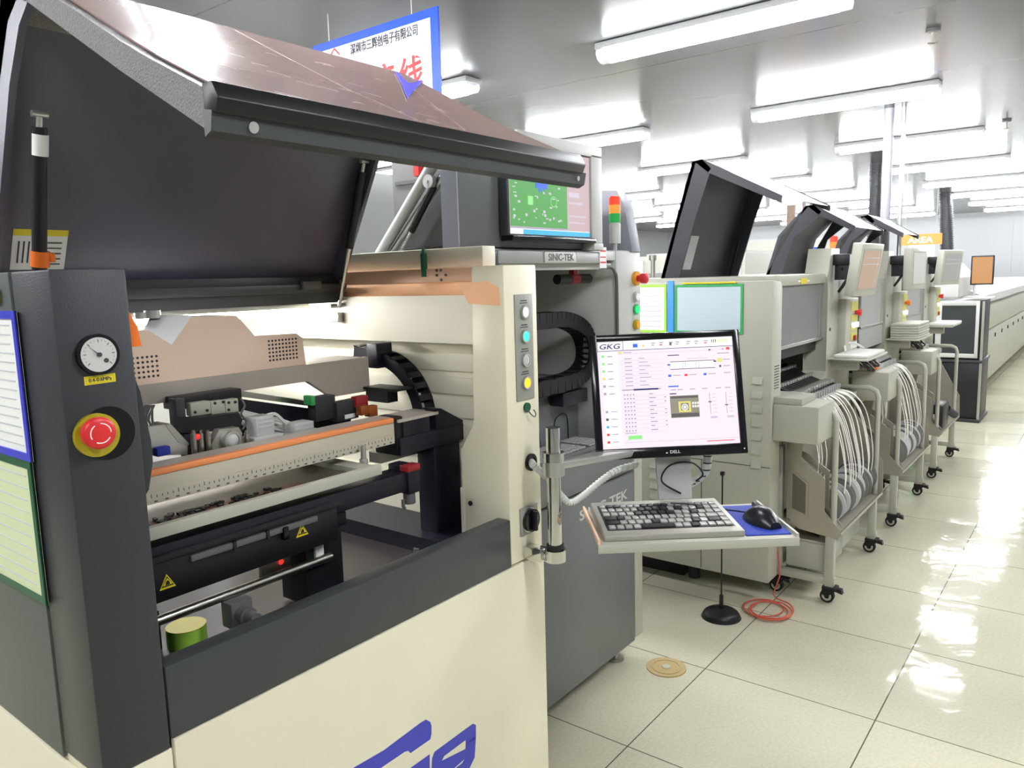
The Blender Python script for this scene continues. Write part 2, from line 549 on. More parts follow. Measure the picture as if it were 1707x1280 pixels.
# ================================================================== stencil printer (the big cream and charcoal machine)
def pt(px, py, ax, v):
    d = Fv + (px - 853.5) / FPX * R2 - (py - 640) / FPX * U2
    o = Vector((0, 0, CAM_H)); return o + d * ((v - o[ax]) / d[ax])
NX = (-1, 0, 0); NY = (0, -1, 0); UP = (0, 0, 1)
pr = thing('solder_paste_printer', (.95, 1.8, 0), 'large cream and charcoal stencil printer standing with its hood wide open', 'machine')
b = MB().box(.425, 1.482, 1.085, 2.52, .05, .80)
b.box(.445, 1.46, 1.10, 2.5, .0, .06)
b.build('lower_cabinet', 'cream', pr)
MB().box(.524, 1.484, 1.072, 1.085, .06, .818, .003).build('front_panel', 'cream', pr)
MB().box(.421, .521, 1.074, 1.085, .06, .806, .002).box(.417, .425, 1.085, 2.5, .06, .79, .002).build('side_skirt', 'cream', pr)
# front bar and the charcoal corner column
b = MB().box(.521, 1.356, 1.074, 1.112, .819, .934, .003)
b.build('front_rail', 'charcoal_bar', pr)
b = MB().yz([(1.074, .806), (1.199, .806), (1.199, 1.519), (1.074, 1.519)], .421, .519, .003)
b.build('corner_column', 'charcoal', pr)
MB().xz([(.517, 1.40), (.532, 1.345), (.541, 1.272), (.541, 1.24), (.531, 1.20), (.517, 1.185)], 1.092, 1.11).build('column_edge_plate', 'charcoal', pr)
MB().xz([(.519, 1.475), (.536, 1.44), (.540, 1.41), (.519, 1.41)], 1.0915, 1.1105).build('column_glow', 'orange', pr)  # orange reflection on the column, built as a coloured patch
b = MB().box(.419, .46, 1.203, 2.5, .795, 1.519, .002)
b.build('side_cover', 'charcoal_side', pr)
MB().box(.46, .53, 2.44, 2.5, .8, 1.5).box(.53, 1.40, 2.44, 2.5, .8, 1.5).build('rear_wall', 'white_paint', pr)
# inner floor of the machine
MB().box(.46, 1.47, 1.112, 2.44, .80, .822).build('inner_deck', 'grey_plate', pr)
# cream column on the operator's far side, with the flared inner edge
b = MB().yz([(1.074, .822), (1.222, .822), (1.222, 1.088), (1.172, 1.152), (1.168, 1.46), (1.168, 1.522), (1.074, 1.522)], 1.356, 1.481, .004)
b.build('control_column', 'cream', pr)
MB().prism([pt(766, 473, 0, 1.3555), pt(812, 468, 0, 1.3555), pt(832, 480, 0, 1.3555), pt(834, 510, 0, 1.3555), pt(781, 506, 0, 1.3555)], (-.0008, 0, 0)).build('corner_glow', 'peach_glow_paint', pr)  # orange reflection on the column's inner face, painted as a thin patch
MB().box(1.352, 1.357, 1.214, 1.224, .85, .99).build('column_strip', 'cream_lit', pr)
MB().cyl((1.353, 1.195, .955), (1.357, 1.195, .955), .006).build('screw', 'black', pr)
# far inner wall: thick header band, chamfer, flange, ribbed panel
b = MB().yz([(1.17, 1.336), (2.44, 1.336), (2.44, 1.455), (1.17, 1.455)], 1.405, 1.475)
b.build('header_band', 'cream_lit', pr)
MB().prism([(1.405, 1.17, 1.455), (1.425, 1.17, 1.488), (1.475, 1.17, 1.488), (1.475, 1.17, 1.455)], (0, 1.27, 0)).build('header_chamfer', 'peach_glow_paint', pr)  # chamfer coloured orange to imitate the glow along the edge
MB().box(1.424, 1.478, 1.17, 2.44, 1.488, 1.522, .001).build('header_flange', 'peach', pr)
MB().box(1.443, 1.492, 1.205, 2.44, 1.522, 1.572, .002).build('top_rail', 'cream_lit', pr)
b = MB().box(1.455, 1.48, 1.17, 2.44, .82, 1.336)
for z in (.93, 1.02, 1.08, 1.14, 1.2, 1.26):
    b.box(1.448, 1.456, 1.22, 2.44, z, z + .045, .003)
b.build('ribbed_wall', 'cream_lit', pr)
MB().box(1.30, 1.45, 1.24, 2.4, .822, .862).build('floor_rail', 'navy_black', pr)
# bolts on flange
b = MB()
for dy, dz in ((0, 0), (.016, .012), (.016, -.012), (.03, .012), (.03, -.0)):
    b.cyl((1.4215, 1.31 + dy, 1.505 + dz), (1.4245, 1.31 + dy, 1.505 + dz), .0035, n=8)
b.build('rivets', 'charcoal', pr)
# hinge bar
MB().box(.56, 1.425, 1.715, 1.775, 1.470, 1.512, .002).box(.56, 1.425, 1.685, 1.73, 1.470, 1.492, .002).box(.56, 1.425, 1.70, 1.73, 1.44, 1.475).build('hinge_bar', 'charcoal_bar', pr)
MB().box(1.27, 1.33, 1.675, 1.69, 1.478, 1.50, .003).build('hinge', 'grey_dark', pr)
# work light under the hinge bar
wl = MB().box(.60, 1.38, 1.80, 1.85, 1.425, 1.44, .003).build('work_light', 'alu', pr)
MB().cyl((.62, 1.825, 1.418), (1.36, 1.825, 1.418), .012, n=12).build('work_light_tube', 'e_work', wl)
# ---- gauge, label, emergency stop
g = MB().cyl((.469, 1.0745, 1.4055), (.469, 1.066, 1.4055), .0275, n=36).build('pressure_gauge', 'black_gloss', pr)
MB().cyl((.4685, 1.066, 1.4055), (.4685, 1.0645, 1.4055), .0232, n=36).build('gauge_face', 'grey_light', g, label='pale grey dial of the pressure gauge')
its = []
b = MB()
for k in range(19):
    t = math.radians(-130 + 260 * k / 18)
    u = Vector((math.sin(t), 0, math.cos(t))); w = Vector((math.cos(t), 0, -math.sin(t)))
    c = Vector((.4685, 1.0641, 1.4055))
    a0, a1, h = (.0165, .0205, .0005) if k % 3 == 0 else (.0185, .0205, .0003)
    b.quad([c + u * a0 - w * h, c + u * a1 - w * h, c + u * a1 + w * h, c + u * a0 + w * h])
b.cyl((.4685, 1.0645, 1.4055), (.4685, 1.062, 1.4055), .003, n=14)
b.cyl((.477, 1.0645, 1.397), (.477, 1.0636, 1.397), .0032, n=12)
b.prism([(.467, 1.0632, 1.405), (.470, 1.0632, 1.4045), (.456, 1.0632, 1.417)], (0, -.0004, 0))
b.build('gauge_marks', 'dark_print', g)
wl_ = decal('warning_label', [(-.0205, -.0058, .0205, .0058, 0), (-.0185, -.0046, .0185, -.0040, 1, 1.5), (-.0185, .0040, .0185, .0046, 1, 1.5), (-.0185, -.0046, -.0179, .0046, 1, 1.5), (.0179, -.0046, .0185, .0046, 1, 1.5)], ['yellow', 'yellow_dull'], pr, (.4705, 1.0738, 1.3715), (1, 0, .02), UP)
text('label_print', '0.4-0.6MPa', 'dark_print', wl_, (.4705, 1.0733, 1.3715), (1, 0, .02), UP, width=.03, height=.0052)
MB().cyl((.474, 1.0745, 1.297), (.474, 1.0725, 1.297), .0365, n=40).build('recess', 'black_gloss', pr)
e0 = pt(161, 725, 1, 1.070); e1 = pt(166, 722, 1, 1.046)
es = MB().cyl((e0.x, 1.073, e0.z), (e0.x, 1.066, e0.z), .0295, n=36).build('emergency_stop', 'yellow_dull', pr, label='yellow collar with red mushroom button')
b = MB().cyl((e0.x, 1.066, e0.z), (e1.x, 1.052, e1.z), .013, n=24).cyl((e1.x, 1.056, e1.z), (e1.x, 1.046, e1.z), .0205, .0215, n=32)
b.dome((e1.x, 1.046, e1.z), (0, -1, 0), .0215, .005, n=32)
b.build('mushroom_button', 'red', es)
b = MB()
for a0 in (0, 120, 240):
    b.tube([(e1.x + .013 * math.cos(math.radians(a0 + t)), 1.0424, e1.z + .013 * math.sin(math.radians(a0 + t))) for t in range(0, 95, 8)], .0009, n=5)
b.build('turn_arrows', 'white', es)
# ---- button strip
MB().box(1.391, 1.459, 1.0705, 1.075, 1.208, 1.455, .001).build('button_plate', 'panel_grey', pr)
for z, mt in ((1.414, 'e_white_lens'), (1.358, 'e_btn_green'), (1.302, 'grey_light'), (1.249, 'e_btn_amber')):
    q = MB().ring((1.424, 1.0708, z), NY, .0118, .0152, .007).build('push_button', 'alu', pr)
    MB().cyl((1.424, 1.071, z), (1.424, 1.0655, z), .0117, n=24).dome((1.424, 1.0655, z), NY, .0117, .002, n=24).build('button_cap', mt, q)
    decal('button_caption', [(-.016, .0, .014, .002, 0), (-.012, .005, .012, .0075, 0)], ['dark_print'], pr, (1.424, 1.0704, z + .02), (1, 0, 0), UP)
q = MB().cyl((1.428, 1.0745, 1.19), (1.428, 1.068, 1.19), .011, n=20).build('cover_plug', 'green_dark', pr)
MB().tube([(1.43, 1.069, 1.182), (1.433, 1.062, 1.172), (1.444, 1.06, 1.166), (1.449, 1.062, 1.174), (1.444, 1.064, 1.182)], .0015, n=6, sub=4).build('hook', 'grey_dark', q)
MB().ring((1.439, 1.0745, 1.055), NY, .0145, .021, .006).build('cable_grommet', 'black_gloss', pr)
MB().cyl((1.439, 1.0742, 1.055), (1.439, 1.0725, 1.055), .0145).build('cable_hole', 'grey_dark', pr)
q = MB().box(1.39, 1.458, 1.069, 1.075, .883, .951, .001).build('isolator_switch', 'panel_grey', pr)
MB().cyl((1.424, 1.069, .917), (1.424, 1.058, .917), .0275, n=32).build('switch_dial', 'black_gloss', q)
MB().box(1.419, 1.429, 1.046, 1.06, .893, .941, .003).build('switch_handle', 'navy_black', q)
MB().ring((1.424, 1.0695, .917), NY, .0275, .030, .002).build('switch_ring', 'alu', q)
# ---- big blue lettering on the front panel (italic G9 shape)
b = MB()
def S(p): return [(x, 1.0722, z) for x, z in p]
def pxp(pts):
    out = []
    for x, y in pts:
        d = Fv + (x - 853.5) / FPX * R2 - (y - 640) / FPX * U2
        t = 1.0722 / d.y
        out.append((t * d.x, CAM_H + t * d.z))
    return out
def pol(pts):
    b.prism([(x, 1.0722, z) for x, z in pxp(pts)], (0, -.0008, 0))
pol([(560, 1300), (590, 1279), (640, 1250), (700, 1205), (710, 1199), (717, 1203), (719, 1210), (719, 1222), (717, 1232), (684, 1255), (680, 1251), (674, 1253), (612, 1295), (600, 1330), (560, 1330)])
pol([(640, 1318), (685, 1279), (716, 1257), (716, 1310), (700, 1340), (640, 1340)])
pol([(724, 1253), (788, 1206), (793, 1208), (793, 1230), (776, 1241), (776, 1233), (740, 1260), (736, 1268), (776, 1248), (775, 1253), (775, 1264), (757, 1280), (757, 1340), (720, 1340), (719, 1290), (720, 1264)])
pol([(793, 1228), (791, 1262), (780, 1285), (757, 1302), (757, 1282), (770, 1272), (775, 1264), (776, 1240)])
b.build('lettering', 'logo_blue', pr, smooth=False)

# ---- the raised hood
HX0, HX1 = .56, 1.42
outer = [(.895, 1.705), (.90, 1.738), (1.044, 1.80), (1.112, 1.834), (1.252, 1.91), (1.43, 2.006), (1.475, 2.012), (1.50, 1.985)]
inner = [(1.74, 1.498), (1.545, 1.835), (1.479, 1.93), (1.435, 1.962), (1.40, 1.95), (1.12, 1.795), (.912, 1.682)]
# bent shell: sloped front leaf + upright rear leaf
rear = [(1.765, 1.500), (1.52, 1.99), (1.475, 2.014), (1.43, 1.985), (1.47, 1.935), (1.545, 1.835), (1.725, 1.498)]
hd = MB().yz([(1.735, 1.502), (1.55, 1.845), (1.482, 1.94), (1.50, 1.985), (1.56, 1.86), (1.765, 1.502)], HX0, HX1).build('hood_rear_leaf', 'lid_inside', pr)
for xa, xb in ((HX0, HX0 + .012), (HX1 - .012, HX1)):
    MB().yz([(1.765, 1.502), (1.69, 1.502), (1.505, 1.842), (1.44, 1.925), (1.40, 1.95), (1.43, 2.004), (1.475, 2.012), (1.51, 1.98)], xa, xb).build('hood_cheek', 'lid_inside', hd)
fr = MB().yz([(1.482, 1.94), (1.435, 1.966), (1.40, 1.952), (1.12, 1.796), (.915, 1.688), (.905, 1.735), (1.044, 1.80), (1.112, 1.834), (1.252, 1.91), (1.43, 2.006), (1.475, 2.014), (1.50, 1.985)], HX0, HX1).build('hood_front_leaf', 'lid_edge', pr)
# glossy tinted window lying on the front leaf
def slope(y):
    P = [(.905, 1.735), (1.044, 1.80), (1.112, 1.834), (1.252, 1.91), (1.43, 2.006)]
    for (a, c), (d, e) in zip(P, P[1:]):
        if y <= d: return c + (e - c) * (y - a) / (d - a)
    return 2.006
wy = [.935, 1.044, 1.112, 1.18, 1.252, 1.34, 1.41]
win = [(y, slope(y) + .0015) for y in wy] + [(y, slope(y) + .0045) for y in reversed(wy)]
wn = MB().yz(win, HX0 + .02, HX1 - .012).build('hood_window', 'acrylic', fr, label='glossy tinted plastic window of the hood')
b = MB()
rr = random.Random(3)
def wp(x, y): return Vector((x, y, slope(y) + .0050))
def scratch(pts, w):
    P = [wp(*p) for p in pts]
    for p, q in zip(P, P[1:]):
        d = (q - p).normalized(); n = Vector((0, -.46, .88)); s_ = d.cross(n).normalized() * w
        b.quad([p - s_, q - s_, q + s_, p + s_])
for k in range(34):
    x = rr.uniform(.66, 1.2); y = rr.uniform(.95, 1.3); l = rr.uniform(.015, .06); a = rr.uniform(-.6, .3)
    pts = [(x + l * t * math.cos(a), y + l * t * math.sin(a) * .7 + .004 * math.sin(t * 3)) for t in (0, .33, .66, 1)]
    scratch([(min(1.39, p[0]), min(1.38, max(.94, p[1]))) for p in pts], rr.uniform(.0003, .0009))
scratch([(.93, 1.39), (.945, 1.25), (.965, 1.1), (.99, .96)], .0011)
scratch([(1.30, 1.30), (1.24, 1.18), (1.17, 1.05), (1.11, .96)], .0010)
b.build('scratches', 'scratch', wn, smooth=False)
# blue emblem near the ridge
e = [(1.205, 1.408), (1.235, 1.375), (1.262, 1.355), (1.29, 1.362), (1.318, 1.378), (1.302, 1.335), (1.288, 1.30), (1.268, 1.262), (1.247, 1.225), (1.232, 1.29)]
def ep(px, py):
    d = Fv + (px - 853.5) / FPX * R2 - (py - 640) / FPX * U2
    n = Vector((0, -.4745, .88)); p0 = Vector((0, 1.252, 1.917))
    t = (p0 - Vector((0, 0, CAM_H))).dot(n) / d.dot(n)
    return Vector((0, 0, CAM_H)) + d * t
em = [ep(*q) for q in ((658, 119), (664, 121), (674, 134), (681, 139), (688, 139), (701, 134), (703, 138), (692, 148), (684, 158), (680, 164), (675, 154), (669, 139))]
MB().prism(em, (0, -.0006, .0011)).build('emblem', 'emblem', wn, label='blue winged emblem sticker')
# handle rail along the front edge
MB().yz([(.912, 1.678), (.898, 1.684), (.893, 1.708), (.914, 1.712)], HX0 - .004, HX1).build('handle_rail', 'charcoal_bar', fr)
MB().yz([(.914, 1.71), (.888, 1.704), (.880, 1.722), (.893, 1.744), (.915, 1.744)], HX0 - .002, HX1 - .02, .002).build('handle_grip', 'black', fr, label='black grip strip along the hood edge')
for x in (.615, 1.39):
    MB().cyl((x, .8965, 1.695), (x, .893, 1.6945), .0075 if x < 1 else .005, n=16).build('rail_bolt', 'alu', fr)
# struts
def strut(p, q, nm, split, r0, r1):
    p, q = Vector(p), Vector(q); m = p.lerp(q, split)
    s_ = MB().cyl(p.lerp(q, .06), m, r0, n=18).build(nm, 'black', pr)
    MB().cyl(m, q, r1, n=14).build('piston_rod', 'chrome', s_)
    MB().cyl(p, p.lerp(q, .07), r1 * .9, n=10).cyl(p + Vector((-.012, 0, .004)), p + Vector((.014, 0, .004)), .006, n=12).build('eyelet', 'alu', s_)
    return s_
s1 = strut((.60, 1.50, 1.795), (.60, 1.575, 1.51), 'gas_strut', .93, .0125, .006)
MB().cyl((.60, 1.503, 1.765), (.60, 1.513, 1.73), .0132, n=18).build('strut_sticker', 'paper', s1)
MB().cyl((.60, 1.558, 1.565), (.60, 1.565, 1.538), .016, n=18).box(.612, .622, 1.548, 1.568, 1.545, 1.562, .002).build('adhesive_tape', 'orange', s1, label='orange adhesive tape wrapped round the strut')
s2 = strut((1.392, 1.553, 1.80), (1.392, 1.685, 1.43), 'gas_strut', .58, .0115, .006)
MB().box(1.385, 1.412, 1.685, 1.715, 1.385, 1.412, .002).cyl((1.37, 1.70, 1.43), (1.41, 1.70, 1.43), .006, n=10).build('strut_bracket', 'alu', s2)
# yellow headed service sticker inside the hood
def rp(x, t, off=.002):   # point on the rear leaf, t from bottom to top
    a = Vector((x, 1.735, 1.502)); c = Vector((x, 1.55, 1.845)); d = (c - a); n = Vector((0, -d.z, d.y)).normalized()
    return a + d * t + n * off
b = MB()
xa = (1, 0, 0); ya = (0, -.4747, .880)
for mi, (x0, x1, t0, t1, o) in enumerate([(.602, .702, .10, .325, .001), (.602, .702, .29, .325, .0016)]):
    b.m(mi).quad([rp(x0, t0, o), rp(x1, t0, o), rp(x1, t1, o), rp(x0, t1, o)])
for k in range(3):
    b.m(2).quad([rp(.612 + k * .009, .14, .0022), rp(.615 + k * .009, .14, .0022), rp(.615 + k * .009, .26, .0022), rp(.612 + k * .009, .26, .0022)])
for k in range(5):
    b.m(2).quad([rp(.66, .13 + k * .03, .0022), rp(.692, .13 + k * .03, .0022), rp(.692, .137 + k * .03, .0022), rp(.66, .137 + k * .03, .0022)])
b.build('service_sticker', ['paper', 'yellow', 'dark_print'], pr, smooth=False, label='white sticker with yellow header')

# ---- the printing mechanism inside
b = MB().box(.53, 1.322, 1.50, 1.62, 1.262, 1.302, .003)
b.build('gantry_beam', 'greige', pr)
MB().xz([(.53, 1.263), (1.13, 1.263), (1.20, 1.215), (1.322, 1.215), (1.322, 1.303), (.53, 1.303)], 1.498, 1.515).build('gantry_apron', 'greige', pr)
MB().xz([(.60, 1.303), (.60, 1.41), (.76, 1.41), (.806, 1.377), (.852, 1.431), (.958, 1.429), (1.0, 1.381), (1.112, 1.378), (1.128, 1.366), (1.133, 1.303)], 1.505, 1.512).build('gantry_cover', 'tan', pr)
b = MB().xz([(.66, 1.303), (.66, 1.408), (.76, 1.408), (.806, 1.377), (.852, 1.431), (.958, 1.429), (1.0, 1.381), (1.112, 1.378), (1.13, 1.303)], 1.512, 1.60)
b.build('gantry_cover_top', 'white_paint', pr)
MB().prism([pt(319, 528, 1, 1.5045), pt(288, 574, 1, 1.5045), pt(236, 576, 1, 1.535), pt(256, 528, 1, 1.56)], (0, .012, .004)).build('gantry_facet', 'white', pr)
b = MB()
for i in range(9):
    for j in range(6):
        b.cyl((1.035 + i * .0092, 1.5055, 1.322 + j * .0088), (1.035 + i * .0092, 1.5042, 1.322 + j * .0088), .0026, n=8)
for i in range(7):
    for j in range(5):
        b.cyl((.715 + i * .0095, 1.5055, 1.318 + j * .0098), (.715 + i * .0095, 1.5042, 1.318 + j * .0098), .0026, n=8)
b.build('vent_holes', 'dark_print', pr)
MB().cyl((.80, 1.56, 1.431), (.80, 1.56, 1.447), .016, n=18).cyl((.775, 1.56, 1.431), (.775, 1.56, 1.443), .012, n=18).build('pulley', 'alu', pr)
# drag chain
b = MB()
ch = [Vector(p) for p in ((1.385, 1.60, 1.31), (1.385, 1.54, 1.30), (1.385, 1.47, 1.285), (1.385, 1.415, 1.25), (1.385, 1.38, 1.20), (1.385, 1.365, 1.14), (1.385, 1.362, 1.08))]
sp = spline(ch, 4)
for i in range(len(sp) - 1):
    p, q = sp[i], sp[i + 1]; d = (q - p).normalized(); n = Vector((0, -d.z, d.y))
    for sx in (-.022, .022):
        c = (p + q) / 2 + Vector((sx, 0, 0)); l = (q - p).length * .53
        b.prism([c - d * l - n * .016, c + d * l - n * .016, c + d * l + n * .016, c - d * l + n * .016], (.004, 0, 0))
    if i % 2 == 0:
        c = (p + q) / 2
        for o in (-.016, .013):
            b.prism([c - d * .008 + n * o + Vector((-.022, 0, 0)), c + d * .008 + n * o + Vector((-.022, 0, 0)), c + d * .008 + n * o + Vector((.026, 0, 0)), c - d * .008 + n * o + Vector((-.022 + .048, 0, 0))], n * .003)
b.box(1.345, 1.40, 1.49, 1.53, 1.27, 1.335, .003)
b.build('drag_chain', 'navy_black', pr)
MB().box(1.30, 1.36, 1.38, 1.50, 1.222, 1.228).box(1.31, 1.345, 1.42, 1.50, 1.19, 1.222).build('chain_bracket', 'black', pr)
# slides, print head and vision unit hanging under the gantry
def face(px0, py0, px1, py1, y, dep, mb=None, bev=.002):
    p, q = pt(px0, (py0 + py1) / 2, 1, y), pt(px1, (py0 + py1) / 2, 1, y)
    t_, u_ = pt((px0 + px1) / 2, py0, 1, y), pt((px0 + px1) / 2, py1, 1, y)
    return (mb or MB()).box(p.x, q.x, y, y + dep, u_.z, t_.z, bev)
def poly(pts, y, dep):
    return MB().prism([pt(px, py, 1, y) for px, py in pts], (0, dep, 0))
poly([(395, 650), (560, 676), (560, 683), (395, 660)], 1.50, .02).build('linear_guide', 'steel', pr)
poly([(395, 664), (585, 690), (585, 730), (395, 730)], 1.51, .02).build('guide_base', 'navy_black', pr)
face(526, 660, 560, 700, 1.44, .03).build('guide_carriage', 'charcoal', pr)
face(562, 668, 598, 700, 1.43, .03).build('guide_carriage', 'charcoal', pr)
face(519, 660, 526, 676, 1.435, .03).build('end_stop', 'green', pr)
face(594, 660, 614, 678, 1.42, .02).build('sensor_block', 'dark_red', pr)
face(602, 676, 616, 692, 1.40, .02).build('brass_fitting', 'copper', pr)
face(616, 676, 630, 694, 1.405, .02).build('brass_fitting', 'copper', pr)
q_ = pt(613, 700, 1, 1.395); MB().cyl((q_.x, 1.40, q_.z - .02), (q_.x, 1.40, q_.z), .013).build('air_fitting', 'alu', pr)
face(575, 690, 592, 697, 1.428, .001, bev=0).build('type_label', 'paper', pr)
ph = face(292, 655, 404, 676, 1.46, .05).build('vision_head', 'black', pr)
face(296, 664, 312, 752, 1.445, .03).build('head_plate', 'charcoal', ph)
vb = face(318, 670, 352, 692, 1.44, .02); face(352, 668, 376, 690, 1.44, .02, vb); face(376, 665, 398, 688, 1.44, .02, vb)
vb.build('valve_block', 'ivory', ph)
b = MB()
for px_, py_ in ((325, 687), (345, 684), (358, 672), (372, 670), (381, 683), (392, 670), (381, 671)):
    p = pt(px_, py_, 1, 1.4395); b.cyl(p, p + Vector((0, -.002, 0)), .003, n=8)
b.build('socket_screws', 'black', ph)
poly([(304, 698), (330, 696), (398, 688), (404, 700), (400, 716), (306, 722)], 1.42, .03).build('head_cover', 'black', ph)
face(308, 720, 350, 760, 1.425, .02).build('head_block', 'black', ph)
cm_ = poly([(352, 742), (366, 716), (398, 712), (404, 722), (400, 752), (352, 752)], 1.40, .02).build('camera_mount', 'alu_dull', ph)
p = pt(384, 733, 1, 1.392)
MB().cyl((p.x, 1.40, p.z), (p.x, 1.386, p.z), .0185, n=32).ring((p.x, 1.386, p.z), NY, .0145, .0185, .004, n=32).build('camera_lens', 'alu', cm_)
MB().dome((p.x, 1.386, p.z), NY, .0145, .007, n=28).build('lens_glass', 'grey_light', cm_)
for px_ in (322, 334, 346, 411):
    p = pt(px_, 722, 1, 1.385); u = pt(px_, 756, 1, 1.385)
    MB().cyl((p.x, 1.385, u.z), (p.x, 1.385, p.z), .0055, n=10).cyl((p.x, 1.385, p.z), (p.x, 1.385, p.z + .006), .0035, n=8).build('nozzle', 'steel', ph)
p = pt(329, 728, 1, 1.382); MB().dome(p, NY, .006, .004, n=12).build('signal_led', 'e_red', ph)
poly([(238, 712), (276, 708), (298, 736), (313, 742), (313, 758), (238, 760)], 1.395, .012).build('motor_bracket', 'alu', pr)
poly([(276, 708), (284, 706), (316, 740), (313, 744), (298, 738)], 1.394, .05).build('gusset', 'alu_dull', pr)
face(262, 745, 285, 760, 1.38, .02).build('air_valve', 'pad_blue', pr)
for px0, py0, px1, py1 in ((428, 694, 458, 730), (492, 704, 524, 724)):
    q = face(px0, py0, px1, py1, 1.40, .04)
    for k in range(3):
        z = pt(px0, py0 + 6 + k * 7, 1, 1.40).z
        q.box(pt(px0 + 2, py0, 1, 1.40).x, pt(px1 - 2, py0, 1, 1.40).x, 1.3985, 1.40, z - .002, z)
    face(px0 - 4, py1 - 4, px1 + 16, py1 + 14, 1.395, .05, q)
    q.build('cylinder_block', 'grey_light', pr)
b = MB()
for k in range(10):
    ox = rr.uniform(-14, 14); oy = rr.uniform(-10, 10)
    b.tube([pt(400 + ox * .3, 692 + oy, 1, 1.47), pt(425 + ox, 700 + oy, 1, 1.46), pt(452 + ox, 704 + oy * .8, 1, 1.45), pt(480 + ox, 712 + oy * .6, 1, 1.45), pt(505 + ox, 722 + oy * .3, 1, 1.46)], .0032, n=6, sub=4)
b.tube([pt(440, 694, 1, 1.43), pt(458, 690, 1, 1.43), pt(475, 704, 1, 1.43), pt(490, 712, 1, 1.43)], .004, n=6, sub=4)
b.build('air_hoses', 'pvc', pr)
b = MB()
for k in range(6):
    b.tube([pt(236 + k * 4, 758, 1, 1.42), pt(238 + k * 5, 730, 1, 1.42), pt(236 + 6 * math.sin(k * 2) + k * 3, 700, 1, 1.43), pt(242 + k * 3, 676, 1, 1.46)], .0022, n=6, sub=3)
b.tube([pt(402, 664, 1, 1.45), pt(408, 676, 1, 1.43), pt(402, 690, 1, 1.43), pt(410, 702, 1, 1.43), pt(404, 716, 1, 1.43)], .0022, n=6, sub=4)
b.build('cable_bundle', 'grey_dark', pr)
# stencil clamp rail: pale extrusion and ruler, orange reflection painted on its top edge
MB().box(.53, 1.222, 1.305, 1.36, 1.118, 1.168, .004).build('clamp_rail', 'rail_cream', pr)
MB().box(.53, 1.218, 1.3015, 1.318, 1.166, 1.178, .003).build('rail_edge_glow', 'orange_glow_paint', pr, label='painted orange reflection along the clamp rail')  # edge coloured orange to stand for reflected light
MB().box(.53, 1.22, 1.318, 1.362, 1.168, 1.1775).build('rail_top', 'greige', pr)
MB().box(.53, 1.215, 1.3005, 1.306, 1.118, 1.138).build('ruler', 'rail_cream', pr)
b = MB()
for k in range(68):
    b.box(.535 + k * .01, .5362 + k * .01, 1.2998, 1.3006, 1.129, 1.1335 if k % 5 else 1.136)
for k in range(34):
    b.box(.54 + k * .02, .546 + k * .02, 1.2998, 1.3006, 1.1205, 1.1235)
b.build('ruler_marks', 'grey_dark', pr)
MB().box(1.222, 1.245, 1.30, 1.36, 1.10, 1.178, .003).build('rail_end_cap', 'black', pr)
MB().cyl((1.105, 1.285, 1.075), (1.105, 1.285, 1.135), .006).cyl((1.105, 1.285, 1.088), (1.105, 1.285, 1.105), .0095).build('clamp_pin', 'alu', pr)
# black end support
b = MB().box(1.345, 1.44, 1.30, 1.36, .84, 1.10, .003).box(1.225, 1.45, 1.292, 1.38, 1.085, 1.128, .003)
b.box(1.24, 1.33, 1.295, 1.38, 1.12, 1.165, .002)
b.xz([(1.35, 1.128), (1.35, 1.18), (1.37, 1.178), (1.45, 1.135), (1.45, 1.128)], 1.295, 1.33)
b.build('end_support', 'navy_black', pr)
MB().box(1.225, 1.36, 1.294, 1.38, 1.165, 1.172).build('support_plate', 'greige', pr)
MB().box(1.222, 1.40, 1.36, 1.40, 1.06, 1.085).build('crossbar', 'alu_dull', pr)
# conveyor beams
b = MB().box(.53, 1.224, 1.240, 1.30, 1.018, 1.062, .003)
b.build('conveyor_beam', 'navy_black', pr)
b = MB().box(.53, .985, 1.236, 1.30, .965, 1.04, .002).box(.53, 1.0, 1.232, 1.25, 1.035, 1.047, .001)
b.build('conveyor_beam', 'black', pr)
MB().box(.66, .93, 1.229, 1.236, 1.020, 1.031, .001).build('wiring_duct', 'grey_dark', pr)
b = MB()
for x in (.74, .81): b.box(x, x + .006, 1.226, 1.232, 1.018, 1.034)
b.box(.846, .858, 1.224, 1.24, 1.005, 1.03, .002)
b.build('duct_clips', 'black_gloss', pr)
MB().box(1.19, 1.226, 1.234, 1.30, 1.01, 1.075, .002).build('beam_end_plate', 'navy_black', pr)
MB().box(1.188, 1.228, 1.2325, 1.26, 1.062, 1.0765, .002).build('beam_end_tab', 'dark_red', pr)
MB().cyl((1.205, 1.25, .985), (1.205, 1.25, 1.01), .014).tube([(1.18, 1.245, 1.0), (1.178, 1.243, .985), (1.182, 1.243, .978)], .004).build('belt_roller', 'grey_dark', pr)
# yellow triangle warnings on the beam
for (x, z, y) in ((.895, 1.010, 1.2355), (.617, .998, 1.2355)):
    s = .0145
    t = MB().prism([(x - s, y, z - s * .8), (x + s, y, z - s * .8), (x, y, z + s * .95)], (0, -.0008, 0)).build('warning_sign', 'yellow', pr, smooth=False)
    s *= .76
    b = MB().m(0).prism([(x - s, y - .0008, z - s * .72), (x + s, y - .0008, z - s * .72), (x, y - .0008, z + s * .9)], (0, -.0004, 0))
    s *= .8
    b.m(1).prism([(x - s, y - .0012, z - s * .62), (x + s, y - .0012, z - s * .62), (x, y - .0012, z + s * .8)], (0, -.0004, 0))
    b.m(0).prism([(x - .004, y - .0016, z - .005), (x + .004, y - .0016, z - .005), (x + .003, y - .0016, z + .001), (x, y - .0016, z + .003), (x - .003, y - .0016, z)], (0, -.0003, 0))
    b.build('pictogram', ['black', 'yellow'], t, smooth=False)
